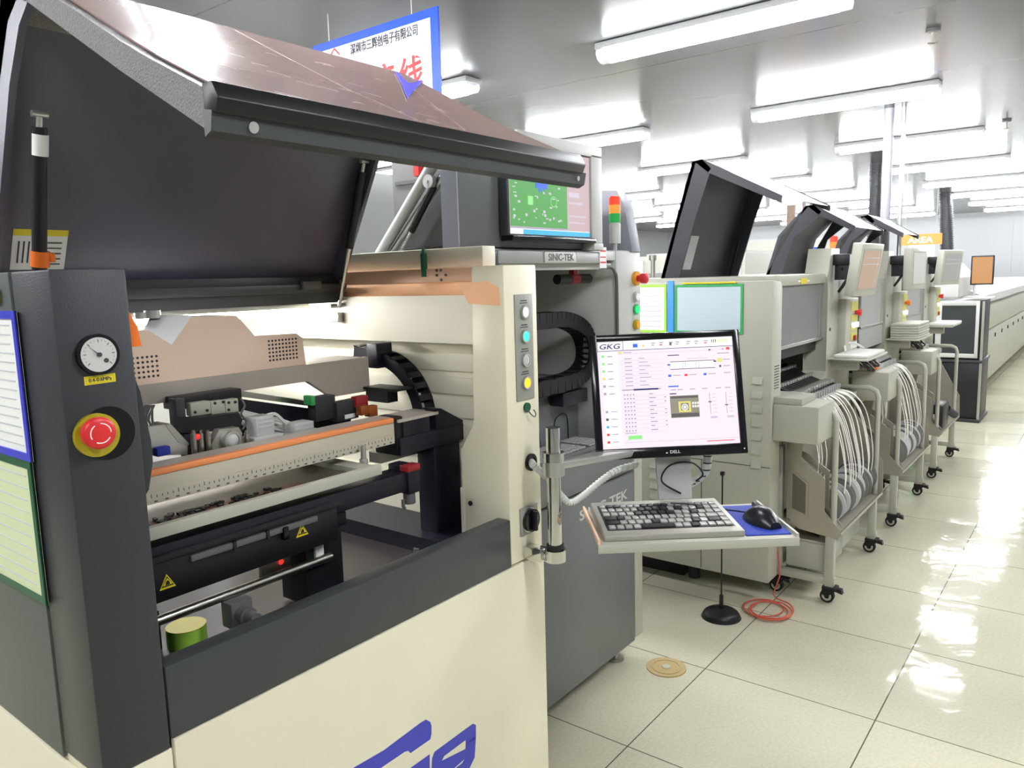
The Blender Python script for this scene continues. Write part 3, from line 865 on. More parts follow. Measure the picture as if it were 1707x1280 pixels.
# lower shafts, lift block and odd parts near the deck
MB().cyl((.53, 1.26, .925), (.98, 1.26, .925), .009, n=14).build('drive_shaft', 'steel', pr)
b = MB().box(.73, .775, 1.235, 1.27, .865, .915, .003).cyl((.752, 1.235, .89), (.752, 1.215, .89), .017).cyl((.752, 1.215, .89), (.752, 1.19, .89), .012)
b.box(.735, .77, 1.20, 1.235, .85, .857)
b.build('drive_motor', 'grey_dark', pr)
b = MB().box(.925, 1.02, 1.27, 1.36, .83, 1.0, .003).box(.94, 1.03, 1.262, 1.30, .98, 1.01, .003)
b.build('lift_block', 'black', pr)
MB().box(.945, .965, 1.262, 1.27, .92, .965).build('lift_label', 'paper', pr)
MB().box(.84, .91, 1.30, 1.31, .90, .965, .001).build('bracket_plate', 'alu_dull', pr)
MB().dome((.885, 1.298, .935), NY, .006, .004).build('signal_led', 'e_red', pr)
MB().box(.965, 1.0, 1.25, 1.27, .832, .845, .003).build('hose_fitting', 'pad_blue', pr)
MB().box(.95, 1.06, 1.24, 1.34, .8225, .83).build('lift_base', 'black', pr)
MB().tube([(1.02, 1.20, .826), (1.03, 1.19, .84), (1.04, 1.195, .85), (1.03, 1.21, .845)], .003, sub=3).build('loose_wire', 'black', pr)
for (x, y) in ((1.27, 1.30), (1.30, 1.33)):
    MB().cyl((x, y, .8222), (x, y, .832), .009, n=12).build('deck_bolt', 'grey_dark', pr)
b = MB().box(-.09, .09, -.014, .014, 0, .0008).m(1).box(-.08, -.05, -.008, .008, .0008, .0012).box(-.04, .02, -.004, -.001, .0008, .0012).box(-.04, .03, .003, .006, .0008, .0012)
b.m(2).prism([(.04, -.009, .0008), (.062, -.009, .0008), (.051, .009, .0008)], (0, 0, .0006))
b.xform(Matrix.Translation((.80, 1.215, .8225)) @ Matrix.Rotation(.06, 4, 'Z'))
b.build('deck_label', ['kraft', 'dark_print', 'yellow_dull'], pr, smooth=False)
MB().box(.57, .66, 1.36, 1.40, .8225, .90, .003).build('cable_box', 'navy_black', pr)

# things lying in or fixed to the printer
def tagthing(o, label, cat, group=None): return tag(o, label, cat, group)
st = thing('solder_stencil', (.84, 1.27, 1.086), 'framed metal stencil lying under the pale clamp rail in the printer', 'stencil')
b = MB().box(.56, 1.095, 1.215, 1.230, 1.082, 1.104, .002).box(.56, .60, 1.23, 1.46, 1.084, 1.098).box(1.055, 1.095, 1.23, 1.46, 1.084, 1.098)
b.build('frame', 'ivory', st)
MB().box(.60, 1.055, 1.23, 1.46, 1.084, 1.087).build('foil', 'steel_dark', st)
MB().box(.62, .94, 1.248, 1.298, 1.087, 1.0885).build('circuit_board', 'amber_pcb', st)
b = MB()
for k in range(70):
    x = .63 + rr.uniform(0, .25); y = 1.262 + rr.uniform(0, .04)
    b.box(x, x + rr.uniform(.004, .014), y, y + rr.uniform(.004, .01), 1.0886, 1.093)
b.build('apertures', 'black', st)
MB().box(.64, .93, 1.25, 1.256, 1.0872, 1.0935).build('copper_edge', 'copper', st)
o = MB().cyl((.70, 1.345, .822), (.70, 1.345, .858), .036, n=40).m(1).cyl((.70, 1.345, .858), (.70, 1.345, .8595), .0362, n=40).build('plastic_tub', ['lime', 'yellow_dull'])
tag(o, 'small round lime green tub with a yellowish lid on the printer deck', 'tub')
o = MB().cyl((1.425, 1.385, 1.502), (1.425, 1.385, 1.56), .0085, n=14).cyl((1.425, 1.385, 1.56), (1.425, 1.385, 1.578), .0085, .001, n=14).box(1.436, 1.444, 1.378, 1.40, 1.50, 1.512).build('marker_pen', 'green_dark')
tag(o, 'dark green marker pen standing upright at the printer top edge', 'pen')
# document sleeves on the printer's side
def sleeve(name, y0, y1, z0, z1, fm, pm, label, x=.4185, lines=14, group=None, X=-1):
    r = thing(name, (x, (y0 + y1) / 2, z0), label, 'document holder', group)
    w = .011
    MB().box(x - .002, x, y0, y1, z0, z1).build('paper_sheet', pm, r, smooth=False)
    MB().box(x - .004, x - .0005, y0, y0 + w, z0, z1).box(x - .004, x - .0005, y1 - w, y1, z0, z1).box(x - .004, x - .0005, y0 + w, y1 - w, z0, z0 + w).box(x - .004, x - .0005, y0 + w, y1 - w, z1 - w, z1).build('frame', fm, r, smooth=False)
    q = MB()
    rq = random.Random(int(z0 * 1000))
    for k in range(lines):
        z = z1 - w - (z1 - z0 - 2 * w) * (k + .8) / (lines + .5)
        q.box(x - .0026, x - .002, y0 + w + .01 + rq.uniform(0, .01), y1 - w - rq.uniform(.01, .06), z, z + .0022)
    q.build('print_lines', 'grey_print', r, smooth=False)
    return r
sleeve('document_sleeve', 1.185, 1.482, 1.254, 1.466, 'blue_frame', 'paper', 'white sheet in a blue framed sleeve on the printer side')
sleeve('document_sleeve', 1.19, 1.487, 1.040, 1.2535, 'green_dark', 'paper_green', 'yellowish sheet in a green framed sleeve just under the blue framed one', lines=10)
o = MB().box(.412, .4185, 1.235, 1.30, 1.478, 1.498, .002).build('name_tag', 'yellow_dull')
tag(o, 'small dull yellow tag above the blue framed sleeve on the printer side', 'tag')

# ---- arm, monitor, keyboard shelf
ar = thing('monitor_stand', (1.43, 1.0, .83), 'chrome pole and arm clamped to the printer, carrying screen and keyboard shelf', 'support arm')
MB().cyl((1.43, 1.0, .835), (1.43, 1.0, 1.148), .0165, n=36).build('pole', 'chrome', ar)
MB().ring((1.43, 1.0, 1.068), UP, .0164, .0245, .022).build('collar', 'chrome', ar)
MB().ring((1.43, 1.0, .858), UP, .0164, .0205, .010).build('rubber_ring', 'rubber', ar)
b = MB().box(1.40, 1.435, 1.02, 1.076, .826, .856, .003).ring((1.43, 1.0, .828), UP, .0164, .0255, .028).box(1.450, 1.462, .99, 1.008, .83, .852, .002)
b.tube([(1.417, 1.06, .841), (1.417, 1.035, .841), (1.425, 1.015, .841)], .0145, n=10)
b.build('wall_bracket', 'chrome', ar)
yw = -.8715
rx = Vector((math.cos(yw), math.sin(yw), 0)); nn = Vector((math.sin(yw), -math.cos(yw), 0))   # shelf width direction, towards the operator
A0 = Vector((1.43, 1.0, 1.052)); A1 = Vector((1.755, .865, 1.052)); dA = (A1 - A0).normalized(); pA = Vector((-dA.y, dA.x, 0))
b = MB().prism([A0 - pA * .022, A1 - pA * .022, A1 + pA * .022, A0 + pA * .022], (0, 0, .016), .003)
b.ring((1.43, 1.0, 1.035), UP, .0164, .026, .033)
b.cyl(A1 + Vector((0, 0, -.012)), A1 + Vector((0, 0, .03)), .03)
b.build('swing_arm', 'alu', ar)
C = Vector((1.707, .845, 0))
MB().prism([A1 + nn * .02 - rx * .045 + Vector((0, 0, .0)), A1 + nn * .02 + rx * .045, A1 + nn * .02 + rx * .05 - Vector((0, 0, .125)), A1 + nn * .02 - rx * .035 - Vector((0, 0, .125))], nn * .012, .002).build('hanger_plate', 'white_paint', ar)
vp = [Vector((1.439, 1.07, 1.055)), pt(892, 778, 1, 1.05), pt(912, 796, 1, 1.04), pt(932, 822, 1, 1.035), pt(950, 838, 1, 1.02), pt(972, 826, 1, 1.0), pt(1000, 803, 1, .97), pt(1028, 784, 1, .94), pt(1062, 774, 1, .92)]
vq = spline(vp, 6); b = MB()
for p, q in zip(vq, vq[1:]):
    b.cyl(p, p.lerp(q, .62), .0088, n=12).cyl(p.lerp(q, .62), q, .0072, n=12)
b.build('cable_sleeve', 'pvc', ar, label='white corrugated cable sleeve')
q = [A1 + rx * .09 + nn * .015 + Vector((0, 0, .005)), A1 + rx * .095 + nn * .01 + Vector((0, 0, -.03)), A1 + rx * .088 + nn * .01 + Vector((0, 0, -.065)), A1 + rx * .06 + nn * .01 + Vector((0, 0, -.088)), A1 + rx * .04 + nn * .02 + Vector((0, 0, -.092))]
b = MB().tube(q, .0105, n=10, sub=6)
b.build('cable_sleeve', 'pvc', ar)
b = MB()
for i, p in enumerate(spline(q, 4)):
    if 1 < i < 16 and i % 2: b.ring(p - Vector((0, 0, .0015)), (0, 0, 1), .0098, .0114, .003, n=12)
b.build('sleeve_bands', 'black', ar)
q = [A1 + nn * .035 + rx * .02 + Vector((0, 0, -.11)), A1 + nn * .04 - rx * .03 + Vector((0, 0, -.075)), A1 + nn * .04 - rx * .01 + Vector((0, 0, -.035)), A1 + nn * .04 + rx * .045 + Vector((0, 0, -.03)), A1 + nn * .038 + rx * .075 + Vector((0, 0, -.06)), A1 + nn * .03 + rx * .06 + Vector((0, 0, -.08))]
MB().tube(q, .0022, n=6, sub=6).build('looped_cable', 'black', ar)
# shelf: local frame x right, y away from operator, z up
SO = Vector((1.555, .6945, .892))
Rsh = Matrix((rx, -nn, Vector((0, 0, 1)))).transposed()
sh = Matrix.Translation(SO) @ Rsh.to_4x4()
def shelf_part(mb, name, mt, **k):
    return mb.xform(sh).build(name, mt, ar, **k)
shelf_part(MB().box(-.2275, .2275, 0, .262, 0, .006, .001).box(-.2275, .2275, -.004, .004, -.014, .006, .001), 'keyboard_shelf', 'ivory')
shelf_part(MB().box(-.2275, -.222, 0, .262, .006, .016), 'shelf_lip', 'peach')
shelf_part(MB().box(.222, .2275, 0, .262, .006, .014), 'shelf_lip', 'ivory')

# monitor (local: x right, y up, z towards the viewer)
pitch = .2379; rollm = .0134
um = Vector((0, 0, 1)) * math.cos(pitch) - nn * math.sin(pitch)
r_ = math.cos(rollm) * rx + math.sin(rollm) * um; u_ = -math.sin(rollm) * rx + math.cos(rollm) * um
nm = r_.cross(u_)
mo = thing('monitor', (1.712, .8473, 1.198), 'black framed monitor showing the white printing software with its blue logo box', 'monitor', rot=Matrix((r_, u_, nm)).transposed())
W2, H2 = .1865, .154
b = MB()
bx, by0, by1 = .0165, .026, .0165
b.box(-W2, W2, -H2, H2, -.022, -.004, .006)
b.box(-W2, -W2 + bx, -H2, H2, -.006, .004, .002).box(W2 - bx, W2, -H2, H2, -.006, .004, .002)
b.box(-W2 + bx - .002, W2 - bx + .002, H2 - by1, H2, -.006, .004, .002).box(-W2 + bx - .002, W2 - bx + .002, -H2, -H2 + by0, -.006, .004, .002)
b.build('bezel', 'black_gloss', mo, local=True)
MB().box(-.13, .13, -.10, .10, -.05, -.02, .01).box(-.05, .05, -.12, .02, -.075, -.045, .004).build('rear_cover', 'black', mo, local=True)
sx, sy0, sy1 = W2 - bx, -H2 + by0, H2 - by1
MB().box(-sx, sx, sy0, sy1, -.005, -.002).build('screen', 'e_screen', mo, local=True, smooth=False)
SW, SH = 2 * sx, sy1 - sy0
def L(u, v): return (-sx + u * SW, sy1 - v * SH)     # 0..1 from the top corner of the screen
MSC = ['e_screen_white', 'e_navy', 'e_grey', 'e_line', 'e_lime', 'e_cyan', 'e_yellow', 'e_red', 'e_photo', 'e_dim', 'e_blue', 'e_pink']
it = []
def R_(u0, v0, u1, v1, mi, lv=1):
    x0, y1 = L(u0, v0); x1, y0 = L(u1, v1); it.append((x0, y0, x1, y1, mi, lv))
R_(0, 0, 1, .085, 0); R_(0, .085, 1, .09, 1, 1.5); R_(.19, 0, .194, .09, 1, 1.5); R_(.004, .004, .186, .006, 1, 1.5); R_(.004, .004, .007, .088, 1, 1.5)
R_(.265, .03, .30, .065, 10, 1.5); R_(.335, .04, .35, .065, 6, 1.5)
for u in (.40, .46, .53, .58, .66, .72, .79):
    R_(u, .025, u + .03, .035, 2, 1.5); R_(u, .045, u + .022, .055, 7 if u in (.46, .79) else 2, 1.5)
R_(.535, .03, .552, .06, 9, 1.5)
for k in range(9): R_(.845 + .014 * k, .02, .851 + .014 * k, .05, 9 if k < 3 else 6, 1.5)
R_(.03, .10, .145, .975, 0); 
for k, c in enumerate((4, 4, 4, 6, 2, 2)): R_(.03, .125 + .07 * k, .05, .15 + .07 * k, c, 1.5); R_(.07, .135 + .07 * k, .11, .145 + .07 * k, 2, 1.5)
for k, c in enumerate((2, 9, 5, 7, 7)): R_(.035, .645 + .07 * k, .055, .668 + .07 * k, c, 1.5); R_(.075, .652 + .07 * k, .12, .66 + .07 * k, 2, 1.5)
R_(.155, .118, .99, .121, 3, 1.5); R_(.155, .10, .18, .118, 6, 1.5); R_(.19, .105, .25, .112, 2, 1.5)
for k in range(8):
    v = .165 + .036 * k; R_(.195, v, .25, v + .008, 2, 1.5); R_(.165, v + .02, .47, v + .0225, 3, 1.4); R_(.30, v, .345 + .02 * (k % 3), v + .007, 2, 1.5)
R_(.165, .455, .45, .466, 2, 1.5); R_(.25, .453, .43, .468, 1, 1.8)
for k in range(10):
    v = .50 + .037 * k
    for j in range(4): R_(.175 + .022 * j, v, .187 + .022 * j, v + .012, 2, 1.5)
    R_(.16, v + .022, .49, v + .0245, 3, 1.4); R_(.36, v, .39 + .02 * (k % 2), v + .009, 2, 1.5)
    if k % 3: R_(.47, v, .482, v + .006, 9, 1.5)
R_(.17, .86, .25, .866, 2, 1.5); R_(.19, .885, .29, .92, 4, 1.5); R_(.16, .945, .99, .949, 3, 1.4); R_(.76, .965, .96, .972, 7, 1.4)
R_(.515, .15, .60, .158, 1, 1.4); R_(.53, .215, .86, .285, 0, 1.5); R_(.53, .213, .86, .219, 9, 1.9); R_(.53, .283, .86, .289, 9, 1.9)
for u in (.62, .64, .72, .74): R_(u, .222, u + .003, .28, 2, 1.9)
R_(.51, .235, .53, .25, 10, 1.9); R_(.85, .22, .87, .235, 9, 1.9); R_(.66, .19, .81, .193, 2, 1.5)
for u, c in ((.51, 10), (.63, 7), (.77, 10)): R_(u, .335, u + .022, .355, c, 1.5); R_(u + .035, .34, u + .09, .347, 2, 1.5)
R_(.88, .20, .915, .235, 6, 1.5); R_(.89, .265, .905, .285, 9, 1.5)
for v in (.15, .21, .27, .335): R_(.92 if v > .16 else .88, v, .97, v + .008, 2, 1.5)
R_(.505, .44, .58, .452, 10, 1.4)
for u in (.52, .57, .66, .75, .85, .92): R_(u, .475, u + .04, .483, 2, 1.5)
R_(.51, .51, .56, .52, 1, 1.4); R_(.51, .535, .72, .74, 8, 1.5)
R_(.515, .54, .715, .56, 9, 1.8); R_(.515, .70, .715, .735, 9, 1.8); R_(.57, .59, .66, .69, 6, 1.8); R_(.585, .605, .645, .675, 8, 2.1)
for k in range(2):
    for j in range(3): R_(.67 + .018 * j, .60 + .03 * k, .682 + .018 * j, .62 + .03 * k, 0, 2.2)
for u in (.80, .92):
    R_(u, .52, u + .004, .72, 2, 1.5); R_(u - .01, .60 if u < .9 else .635, u + .014, .61 if u < .9 else .645, 9, 1.8)
    for k in range(6): R_(u + .02, .53 + .034 * k, u + .05, .536 + .034 * k, 3, 1.5)
    R_(u, .74, u + .05, .76, 3, 1.5)
R_(.95, .10, .975, .125, 7, 1.5); R_(.82, .11, .835, .125, 9, 1.5); R_(.92, .11, .93, .12, 7, 1.5)
decal('screen_graphics', it, MSC, mo, (0, 0, -.002), (1, 0, 0), (0, 1, 0), local=True)
b = MB().ring(Vector((*L(.615, .645), -.0011)), (0, 0, 1), .006, .008, .0004).cyl(Vector((*L(.615, .645), -.0011)), Vector((*L(.615, .645), -.0007)), .004)
b.build('screen_marker', 'e_screen_white', mo, local=True, smooth=False)
text('screen_logo', 'GKG', 'e_navy', mo, (*L(.097, .046), -.0012), (1, 0, 0), (0, 1, 0), width=.052, height=.013, bold=.012, local=True, shear=.2)
text('maker_lettering', 'DELL', 'grey_light', mo, (.006, -H2 + .0125, .0042), (1, 0, 0), (0, 1, 0), width=.025, height=.0075, bold=.02, local=True)
MB().box(-.017, -.0125, -H2 + .009, -H2 + .012, .004, .0045).build('bezel_mark', 'grey_light', mo, local=True)
MB().cyl((W2 - .009, -H2 + .012, .004), (W2 - .009, -H2 + .012, .0046), .0018, n=10).build('power_led', 'white', mo, local=True)

# keyboard, pad and mouse on the shelf
kb = thing('keyboard', sh @ Vector((-.05, .13, .0065)), 'compact black and silver keyboard with shiny worn keys on the arm shelf', 'keyboard', rot=Rsh)
MB().yz([(-.115, 0), (.115, 0), (.115, .024), (-.115, .014)], -.16, .16, .003).build('body', 'alu_dull', kb, local=True)
b = MB().yz([(-.085, .0148), (.085, .0222), (.085, .0228), (-.085, .0154)], -.148, .148)
b.build('key_well', 'key_dark', kb, local=True)
b = MB(); rk = random.Random(5)
rows = [(6, 15, .013), (5, 15, .017), (4, 15, .017), (3, 14, .017), (2, 13, .017), (1, 12, .017)]
yk = -.082
for ri_, n_ in enumerate((12, 14, 15, 15, 16, 17)):
    hk = .027 if ri_ < 5 else .022
    x = -.145; wtot = .29
    ws = [1.0] * n_
    if ri_ == 0: ws[4] = 4.0
    if ri_ in (1, 2): ws[0] = 1.7; ws[-2] = 1.6
    sc = wtot / sum(ws)
    for j, w in enumerate(ws):
        wk = w * sc
        zz = .0152 + (yk + .085) * .0435
        dark = (ri_ == 0 and j == 4) or (abs(x + wk / 2 + .012 - .02 * ri_ * 0) < .03 and ri_ > 2) or rk.random() < .16
        b.m(1 if dark else 0)
        b.prism([(x + .0016, yk + .002, zz), (x + wk - .0016, yk + .002, zz), (x + wk - .0016, yk + hk - .0035, zz + .0008), (x + .0016, yk + hk - .0035, zz + .0008)], (0, 0, .005), .0016)
        x += wk
    yk += hk + .0012
b.build('keycaps', ['keycap', 'key_dark'], kb, local=True)
o = MB().box(-.052, .052, -.112, .112, 0, .003, .001).xform(Matrix.Translation(sh @ Vector((.165, .128, .0062))) @ Rsh.to_4x4()).build('mouse_pad', 'pad_blue')
tag(o, 'blue mouse pad beside the keyboard on the arm shelf', 'mouse pad')
ms = thing('computer_mouse', sh @ Vector((.178, .10, .0095)), 'black computer mouse resting on the blue pad', 'mouse', rot=Rsh @ Matrix.Rotation(.25, 3, 'Z'))
b = MB(); n0 = 0
rings = []
for t in [i / 10 for i in range(11)]:
    y = -.056 + .112 * t
    w = .033 * (math.sin(PI * min(1, max(.06, t * .94 + .03))) ** .42)
    h = .042 * (math.sin(PI * (t * .86 + .10)) ** .8)
    rings.append([b.bm.verts.new((w * math.cos(a) * (1 if math.sin(a) < .5 else .96), y, max(0, h * math.sin(a)) ** 1.0)) for a in [PI * k / 10 for k in range(11)]])
for A, B in zip(rings, rings[1:]):
    for k in range(10): b.bm.faces.new((A[k], A[k + 1], B[k + 1], B[k]))
    b.bm.faces.new((A[10], A[0], B[0], B[10]))
b.bm.faces.new(rings[0]); b.bm.faces.new(list(reversed(rings[-1])))
b.build('mouse_shell', 'mouse_black', ms, local=True)
MB().cyl((-.004, .028, .036), (.004, .028, .036), .007, n=16).build('scroll_wheel', 'grey_dark', ms, local=True)
MB().tube([(0, .05, .008), (-.01, .075, .006), (-.05, .10, .01), (-.12, .115, .026), (-.17, .13, .03)], .002, n=6, sub=5).build('mouse_cable', 'black', ms, local=True)

# ================================================================== inspection machine (slate cabinet with raised hood)
sp_ = thing('inspection_machine', (2.06, 1.9, 0), 'slate grey and cream inspection machine with a raised hood, behind the printer', 'machine')
MB().box(1.56, 2.505, 1.40, 2.45, .08, .745).build('lower_cabinet', 'slate_dark', sp_)
dr = MB().box(1.565, 2.508, 1.383, 1.402, .082, .756, .003).build('cabinet_door', 'slate', sp_)
text('maker_lettering', 'SINIC-TEK', 'grey_light', dr, (2.29, 1.3825, .684), (1, 0, 0), (0, 0, 1), width=.33, height=.037, bold=.02)
MB().box(1.565, 2.508, 1.39, 1.42, .762, .885, .003).build('drawer_front', 'slate', sp_)
MB().box(2.51, 2.572, 1.383, 1.46, .09, 1.265, .004).build('corner_post', 'ivory', sp_)
b = MB().box(2.39, 2.572, 1.383, 2.4, 1.12, 1.582, .012)
b.build('control_post', 'grey_light', sp_)
MB().box(1.60, 2.57, 1.39, 2.4, 1.545, 1.578, .003).build('top_frame', 'grey_light', sp_)
MB().box(1.56, 2.42, 1.42, 2.0, .872, .884).build('keyboard_shelf', 'slate_dark', sp_)
MB().box(1.565, 2.42, 1.56, 1.575, .884, 1.118).box(1.565, 2.42, 1.555, 1.60, 1.112, 1.122).build('rear_panel', 'slate', sp_)
MB().box(1.56, 2.42, 1.98, 2.0, .88, 1.56).build('chamber_wall', 'grey', sp_)
MB().box(1.55, 1.565, 1.40, 2.0, .76, 1.56).build('chamber_side', 'grey', sp_)
MB().box(2.40, 2.56, 1.46, 2.4, .75, 1.2).build('chamber_side', 'grey', sp_)
for (x, y) in ((2.47, 1.45), (1.62, 1.45)):
    MB().cyl((x, y, 0), (x, y, .012), .032).cyl((x, y, .012), (x, y, .09), .014).build('levelling_foot', 'steel', sp_)
MB().tube([(2.29, 1.381, 1.522), (2.345, 1.381, 1.522), (2.375, 1.381, 1.505), (2.388, 1.381, 1.46), (2.389, 1.381, 1.25), (2.389, 1.381, 1.13)], .006, n=8, sub=5).build('door_seal', 'grey_dark', sp_)
MB().box(1.70, 2.292, 1.362, 1.39, 1.533, 1.573, .008).build('hood_handle_bar', 'grey', sp_)
MB().box(1.44 + .15, 1.71, 1.366, 1.39, 1.53, 1.572, .004).build('bar_end', 'slate_dark', sp_)
np_ = MB().box(1.918, 2.096, 1.357, 1.364, 1.536, 1.571, .006).build('name_plate', 'white_paint', sp_)
text('maker_lettering', 'SINIC-TEK', 'grey_dark', np_, (2.007, 1.3568, 1.5535), (1, 0, 0), (0, 0, 1), width=.14, height=.022, bold=.02)
MB().box(1.60, 2.36, 1.388, 1.40, 1.515, 1.535).build('opening_edge', 'grey_light', sp_)
decal('safety_sticker', [(-.022, -.035, .022, .035, 0), (-.018, -.018, .018, -.013, 1, 2), (-.018, .0, .018, .004, 1, 2), (-.018, .02, .018, .025, 1, 2)], ['white', 'red'], sp_, (2.262, 1.3605, 1.553), (1, 0, 0), (0, 0, 1))
bb = MB().cyl((2.16, 1.48, 1.485), (2.36, 1.48, 1.485), .017).build('barcode_reader', 'black', sp_)
MB().cyl((2.235, 1.48, 1.485), (2.285, 1.48, 1.485), .0175).box(2.25, 2.27, 1.47, 1.49, 1.50, 1.54).build('reader_clamp', 'dark_red', bb)
# buttons of the control post
q = MB().cyl((2.525, 1.383, 1.48), (2.525, 1.372, 1.48), .026).build('emergency_stop', 'amber', sp_, label='amber collar with red mushroom button')
MB().cyl((2.525, 1.372, 1.48), (2.525, 1.352, 1.48), .012).cyl((2.525, 1.356, 1.48), (2.525, 1.338, 1.48), .019).dome((2.525, 1.338, 1.48), NY, .019, .006).build('mushroom_button', 'red', q)
for z, mt, c2 in ((1.413, 'white', 'alu'), (1.367, 'e_led_green', 'green'), (1.311, 'amber', 'yellow_dull')):
    q = MB().ring((2.525, 1.383, z), NY, .013, .019, .008).build('push_button', c2, sp_)
    MB().cyl((2.525, 1.384, z), (2.525, 1.370, z), .0135).build('button_cap', mt, q)
# drag chain in the chamber
b = MB()
cc = spline([Vector(p) for p in ((1.62, 1.5, 1.352), (1.85, 1.5, 1.352), (2.08, 1.5, 1.35), (2.22, 1.5, 1.345), (2.33, 1.5, 1.305), (2.372, 1.5, 1.235), (2.35, 1.5, 1.165), (2.26, 1.5, 1.13), (2.05, 1.5, 1.125), (1.85, 1.5, 1.125), (1.62, 1.5, 1.125))], 5)
for i in range(len(cc) - 1):
    p, q = cc[i], cc[i + 1]; d = (q - p).normalized(); n = Vector((-d.z, 0, d.x)); c = (p + q) / 2; l = (q - p).length * .5
    for sy in (-.03, .026):
        o = Vector((0, sy, 0)); s_ = .027
        b.prism([c - d * l * 1.02 - n * s_ + o, c + d * l * 1.02 - n * s_ + o, c + d * l * .9 + n * s_ + o, c - d * l * .9 + n * s_ + o], (0, .005, 0))
    if i % 2 == 0:
        for o in (-.027, .024):
            b.prism([c - d * l * .5 + n * o + Vector((0, -.03, 0)), c + d * l * .5 + n * o + Vector((0, -.03, 0)), c + d * l * .5 + n * o + Vector((0, .03, 0)), c - d * l * .5 + n * o + Vector((0, .03, 0))], n * .003)
b.build('drag_chain', 'chain_black', sp_)
MB().box(1.60, 2.04, 1.50, 1.56, .97, 1.11).box(2.20, 2.36, 1.49, 1.55, 1.04, 1.09, .004).build('axis_cover', 'navy_black', sp_)
MB().box(1.60, 2.4, 1.545, 1.56, 1.09, 1.12).build('axis_rail', 'grey_dark', sp_)
# raised hood with a recessed screen
hp = MB().box(1.567, 2.291, 1.386, 1.442, 1.58, 1.922, .006).build('hood', 'slate', sp_)
MB().box(1.645, 2.286, 1.44, 1.72, 1.585, 1.90, .01).build('hood_liner', 'hood_grey', hp)
MB().box(1.6405, 1.646, 1.45, 1.70, 1.775, 1.785).build('liner_seam', 'grey_dark', hp)
MB().box(1.561, 1.567, 1.386, 1.443, 1.58, 1.922).build('hood_edge', 'slate_light', hp)
b = MB().box(1.78, 2.236, 1.345, 1.388, 1.872, 1.907, .002).box(2.170, 2.236, 1.345, 1.388, 1.60, 1.88, .002)
b.build('screen_surround', 'grey_light', hp)
MB().box(2.18, 2.238, 1.343, 1.44, 1.577, 1.60, .003).build('corner_block', 'grey_light', hp)
MB().yz([(1.56, 1.575), (1.56, 1.81), (1.44, 1.80), (1.404, 1.735), (1.375, 1.575)], 2.49, 2.556, .004).build('side_shroud', 'slate_light', sp_)
MB().box(1.60, 2.30, 1.98, 2.42, 1.56, 1.86, .01).build('rear_housing', 'grey', sp_)
a0, a1 = Vector((1.60, 1.735, 1.575)), Vector((1.60, 1.475, 1.84))
ag = MB().cyl(a0, a1, .0165, n=20).build('hood_arm', 'white_paint', sp_)
MB().cyl(a0 + Vector((.02, -.03, .0)), a1 + Vector((.02, -.03, -.02)), .012).build('arm_rail', 'alu', ag)
MB().cyl((1.585, 1.513, 1.765), (1.60, 1.513, 1.765), .019, n=24).cyl((1.580, 1.513, 1.765), (1.60, 1.513, 1.765), .004).build('pivot_cover', 'white_paint', ag)
gs = MB().cyl((1.60, 1.505, 1.75), (1.60, 1.60, 1.634), .010).build('gas_strut', 'black', sp_)
MB().cyl((1.60, 1.60, 1.634), (1.60, 1.66, 1.56), .005).build('piston_rod', 'chrome', gs)
MB().box(1.592, 1.612, 1.553, 1.573, 1.785, 1.812).build('red_stop', 'red', ag)
sm = thing('display', (2.01, 1.37, 1.61), 'flat display on the raised slate hood showing a green circuit board', 'monitor')
MB().box(1.735, 2.17, 1.352, 1.385, 1.612, 1.872, .004).build('bezel', 'slate_dark', sm)
MB().box(1.735, 2.18, 1.335, 1.38, 1.598, 1.614, .003).build('lower_bezel', 'black_gloss', sm)
MB().box(1.743, 2.165, 1.3505, 1.3525, 1.618, 1.868).build('screen', 'e_pink', sm, smooth=False)
it = [(.0, .022, .29, .246, 0), (0, .0, .42, .016, 1, 1), (.06, .0, .42, .014, 2, 1.5), (.0, .016, .29, .022, 3), (.30, .17, .40, .20, 3), (.30, .10, .38, .105, 4), (.30, .12, .36, .135, 4), (.30, .06, .40, .064, 4), (.30, .04, .39, .044, 4)]
rg = random.Random(9)
for k in range(46):
    x = rg.uniform(.01, .27); y = rg.uniform(.03, .23); it.append((x, y, x + rg.uniform(.004, .016), y + rg.uniform(.002, .008), 4, 2))
it += [(.125, .135, .185, .155, 5, 3), (.14, .125, .155, .17, 5, 2.5), (.165, .125, .17, .17, 5, 2.5), (.085, .085, .11, .11, 6, 2.5)]
decal('screen_graphics', it, ['e_green_pcb', 'e_screen_white', 'e_cyan', 'e_grey', 'e_line', 'e_blue', 'e_lime'], sm, (1.744, 1.3505, 1.618), (1, 0, 0), (0, 0, 1))
MB().ring((1.96, 1.3498, 1.718), NY, .014, .016, .0006).build('screen_marker', 'e_lime', sm)
k2 = thing('keyboard', (2.12, 1.47, .885), 'grey keyboard lying in the open drawer of the slate inspection machine', 'keyboard')
MB().box(1.90, 2.34, 1.40, 1.545, .885, .903, .004).build('body', 'grey_dark', k2)
b = MB()
for i in range(21):
    for j in range(6):
        if i == 15: continue
        b.box(1.91 + i * .0203, 1.927 + i * .0203, 1.408 + j * .0215, 1.426 + j * .0215, .903, .909, .0015, 1)
b.build('keycaps', 'grey', k2)
MB().tube([(2.05, 1.545, .90), (2.06, 1.55, .96), (2.10, 1.55, .985), (2.13, 1.55, .96), (2.14, 1.553, .90)], .0025, sub=5).build('keyboard_cable', 'black', k2)
MB().tube([(2.22, 1.545, .90), (2.23, 1.55, .98), (2.28, 1.55, 1.0), (2.31, 1.55, .98), (2.32, 1.553, .90)], .0025, sub=5).build('keyboard_cable', 'black', k2)
